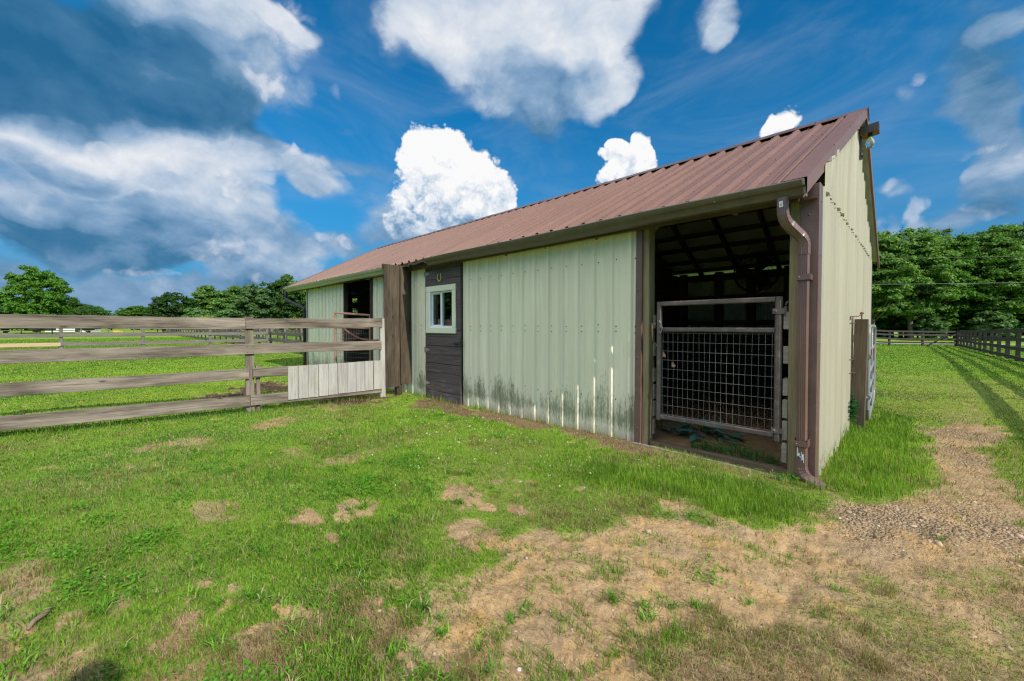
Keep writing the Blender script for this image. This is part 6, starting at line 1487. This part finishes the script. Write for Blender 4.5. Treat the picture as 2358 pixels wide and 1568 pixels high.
    cS = ramp(nt, bS, [(0.0, (0.020, 0.135, 0.29)), (0.25, (0.060, 0.195, 0.36)), (0.50, (0.235, 0.38, 0.57)), (0.75, (0.56, 0.65, 0.77)), (1.0, (0.86, 0.87, 0.90))])
    # heaped cloud: cauliflower bulges at three sizes
    def bulge(vec):
        a_ = math_(nt, 'ABSOLUTE', math_(nt, 'SUBTRACT', fb(vec, 11.0, 1.0), 0.5)); b_ = math_(nt, 'ABSOLUTE', math_(nt, 'SUBTRACT', fb(vec, 27.0, 3.0, 0.6), 0.5))
        return math_(nt, 'SUBTRACT', math_(nt, 'MULTIPLY_ADD', a_, 2.2, math_(nt, 'MULTIPLY', b_, 1.9)), 0.32)
    dw = warp(0.03, 20.0)
    T, _ = blobs(warp(0.05, 9.0), CRISP, 1.10)
    m1 = bulge(dw); m1b = bulge(vmath(nt, 'ADD', dw, (0.012, 0.0, 0.018)))
    aC = ss(math_(nt, 'ADD', T, math_(nt, 'MULTIPLY', m1, gate(T, 4.0, 1.1))), 0.22, 0.60)
    dz = N(nt, 'ShaderNodeSeparateXYZ', None, {0: d}).outputs[2]
    bC = math_(nt, 'MULTIPLY_ADD', math_(nt, 'SUBTRACT', m1, m1b), 0.60, 0.60)
    bC = math_(nt, 'ADD', bC, math_(nt, 'MULTIPLY', m1, 0.40))
    bC = math_(nt, 'ADD', bC, math_(nt, 'MULTIPLY', math_(nt, 'SUBTRACT', fb(mapping(nt, d, (1, 1, 1), (3, 1, 0)), 9.0, 4), 0.5), 0.7))
    bC = math_(nt, 'ADD', bC, math_(nt, 'MULTIPLY', math_(nt, 'SUBTRACT', dz, 0.29), 3.6))
    cC = ramp(nt, bC, [(0.0, (0.10, 0.25, 0.43)), (0.28, (0.36, 0.50, 0.68)), (0.52, (0.70, 0.77, 0.86)), (0.80, (0.96, 0.96, 0.97))])
    # torn puffs on the edges of the big masses
    Q, _ = blobs(warp(0.11, 10.0), PUFF)
    q1 = fb(d, 20.0, 8, 0.62, 0.5); q1b = fb(vmath(nt, 'ADD', d, (0.016, 0.0, 0.022)), 20.0, 5, 0.62, 0.5)
    aQ = ss(math_(nt, 'ADD', Q, math_(nt, 'MULTIPLY', math_(nt, 'SUBTRACT', q1, 0.5), gate(Q, 5.0, 2.2))), 0.10, 1.0)
    bQ = math_(nt, 'ADD', math_(nt, 'MULTIPLY_ADD', math_(nt, 'SUBTRACT', q1, q1b), 1.0, 0.62), math_(nt, 'MULTIPLY', math_(nt, 'SUBTRACT', dz, 0.25), 1.2))
    cQ = ramp(nt, bQ, [(0.2, (0.30, 0.42, 0.60)), (0.55, (0.62, 0.68, 0.79)), (0.85, (0.90, 0.90, 0.92))])
    def up(c): return N(nt, 'ShaderNodeVectorMath', {'operation': 'SCALE'}, {0: c, 'Scale': k}).outputs[0]
    hz = ramp(nt, dz, [(0.0, 0.95), (0.10, 0.75), (0.24, 0.35), (0.45, 0.0)])
    col = mix(nt, hz, base, (0.085 * k, 0.225 * k, 0.45 * k))
    veil = math_(nt, 'MULTIPLY', ss(fb(mapping(nt, d, (1.0, 1.0, 2.6), (4, 4, 2)), 3.0, 8, 0.62, 0.8), 0.42, 0.78), 0.24)
    col = mix(nt, veil, col, (0.36 * k, 0.47 * k, 0.64 * k))
    col = mix(nt, math_(nt, 'MULTIPLY', aS, 0.97), col, up(cS))
    col = mix(nt, math_(nt, 'MULTIPLY', aQ, 0.55), col, up(cQ))
    col = mix(nt, math_(nt, 'MULTIPLY', aC, ss(dz, 0.13, 0.27)), col, up(cC))
    bg = N(nt, 'ShaderNodeBackground', None, {'Color': col, 'Strength': STR})
    # the half of the sky behind the camera: plain cloud banks added as fill light
    Z, _ = blobs(warp(0.10, 4.0), BACK)
    aZ = ss(math_(nt, 'ADD', Z, math_(nt, 'MULTIPLY', math_(nt, 'SUBTRACT', fb(d, 6.0, 6), 0.5), gate(Z, 4.0, 1.3))), 0.15, 0.8)
    colb = mix(nt, aZ, mix(nt, hz, base, (0.085 * k, 0.225 * k, 0.45 * k)), (0.95 * FILL_GAIN * k, 0.96 * FILL_GAIN * k, 1.0 * FILL_GAIN * k))
    bgb = N(nt, 'ShaderNodeBackground', None, {'Color': colb, 'Strength': STR})
    fr_ = math_(nt, 'GREATER_THAN', vmath(nt, 'DOT_PRODUCT', d, (float(FW[0]), float(FW[1]), 0.0)), 0.3)
    ms = N(nt, 'ShaderNodeMixShader', None, {0: fr_, 1: bgb.outputs[0], 2: bg.outputs[0]})
    out = N(nt, 'ShaderNodeOutputWorld', None, {0: ms.outputs[0]})
    w.cycles.sampling_method = 'MANUAL'; w.cycles.sample_map_resolution = 512
SKY_TINT = (0.05, 0.62, 0.92)
build_world()

vs = sc.view_settings; vs.view_transform = 'Standard'; vs.look = 'None'; vs.gamma = 1.0; vs.use_curve_mapping = False; vs.exposure = EXPO
sc.render.engine = 'CYCLES'
cy = sc.cycles; cy.max_bounces = 7; cy.diffuse_bounces = 4; cy.glossy_bounces = 3; cy.transmission_bounces = 5; cy.transparent_max_bounces = 8
cy.use_denoising = True; cy.denoising_prefilter = 'NONE'; cy.pixel_filter_type = 'BLACKMAN_HARRIS'; cy.filter_width = 1.25; cy.sample_clamp_indirect = 6.0; cy.caustics_reflective = False; cy.caustics_refractive = False
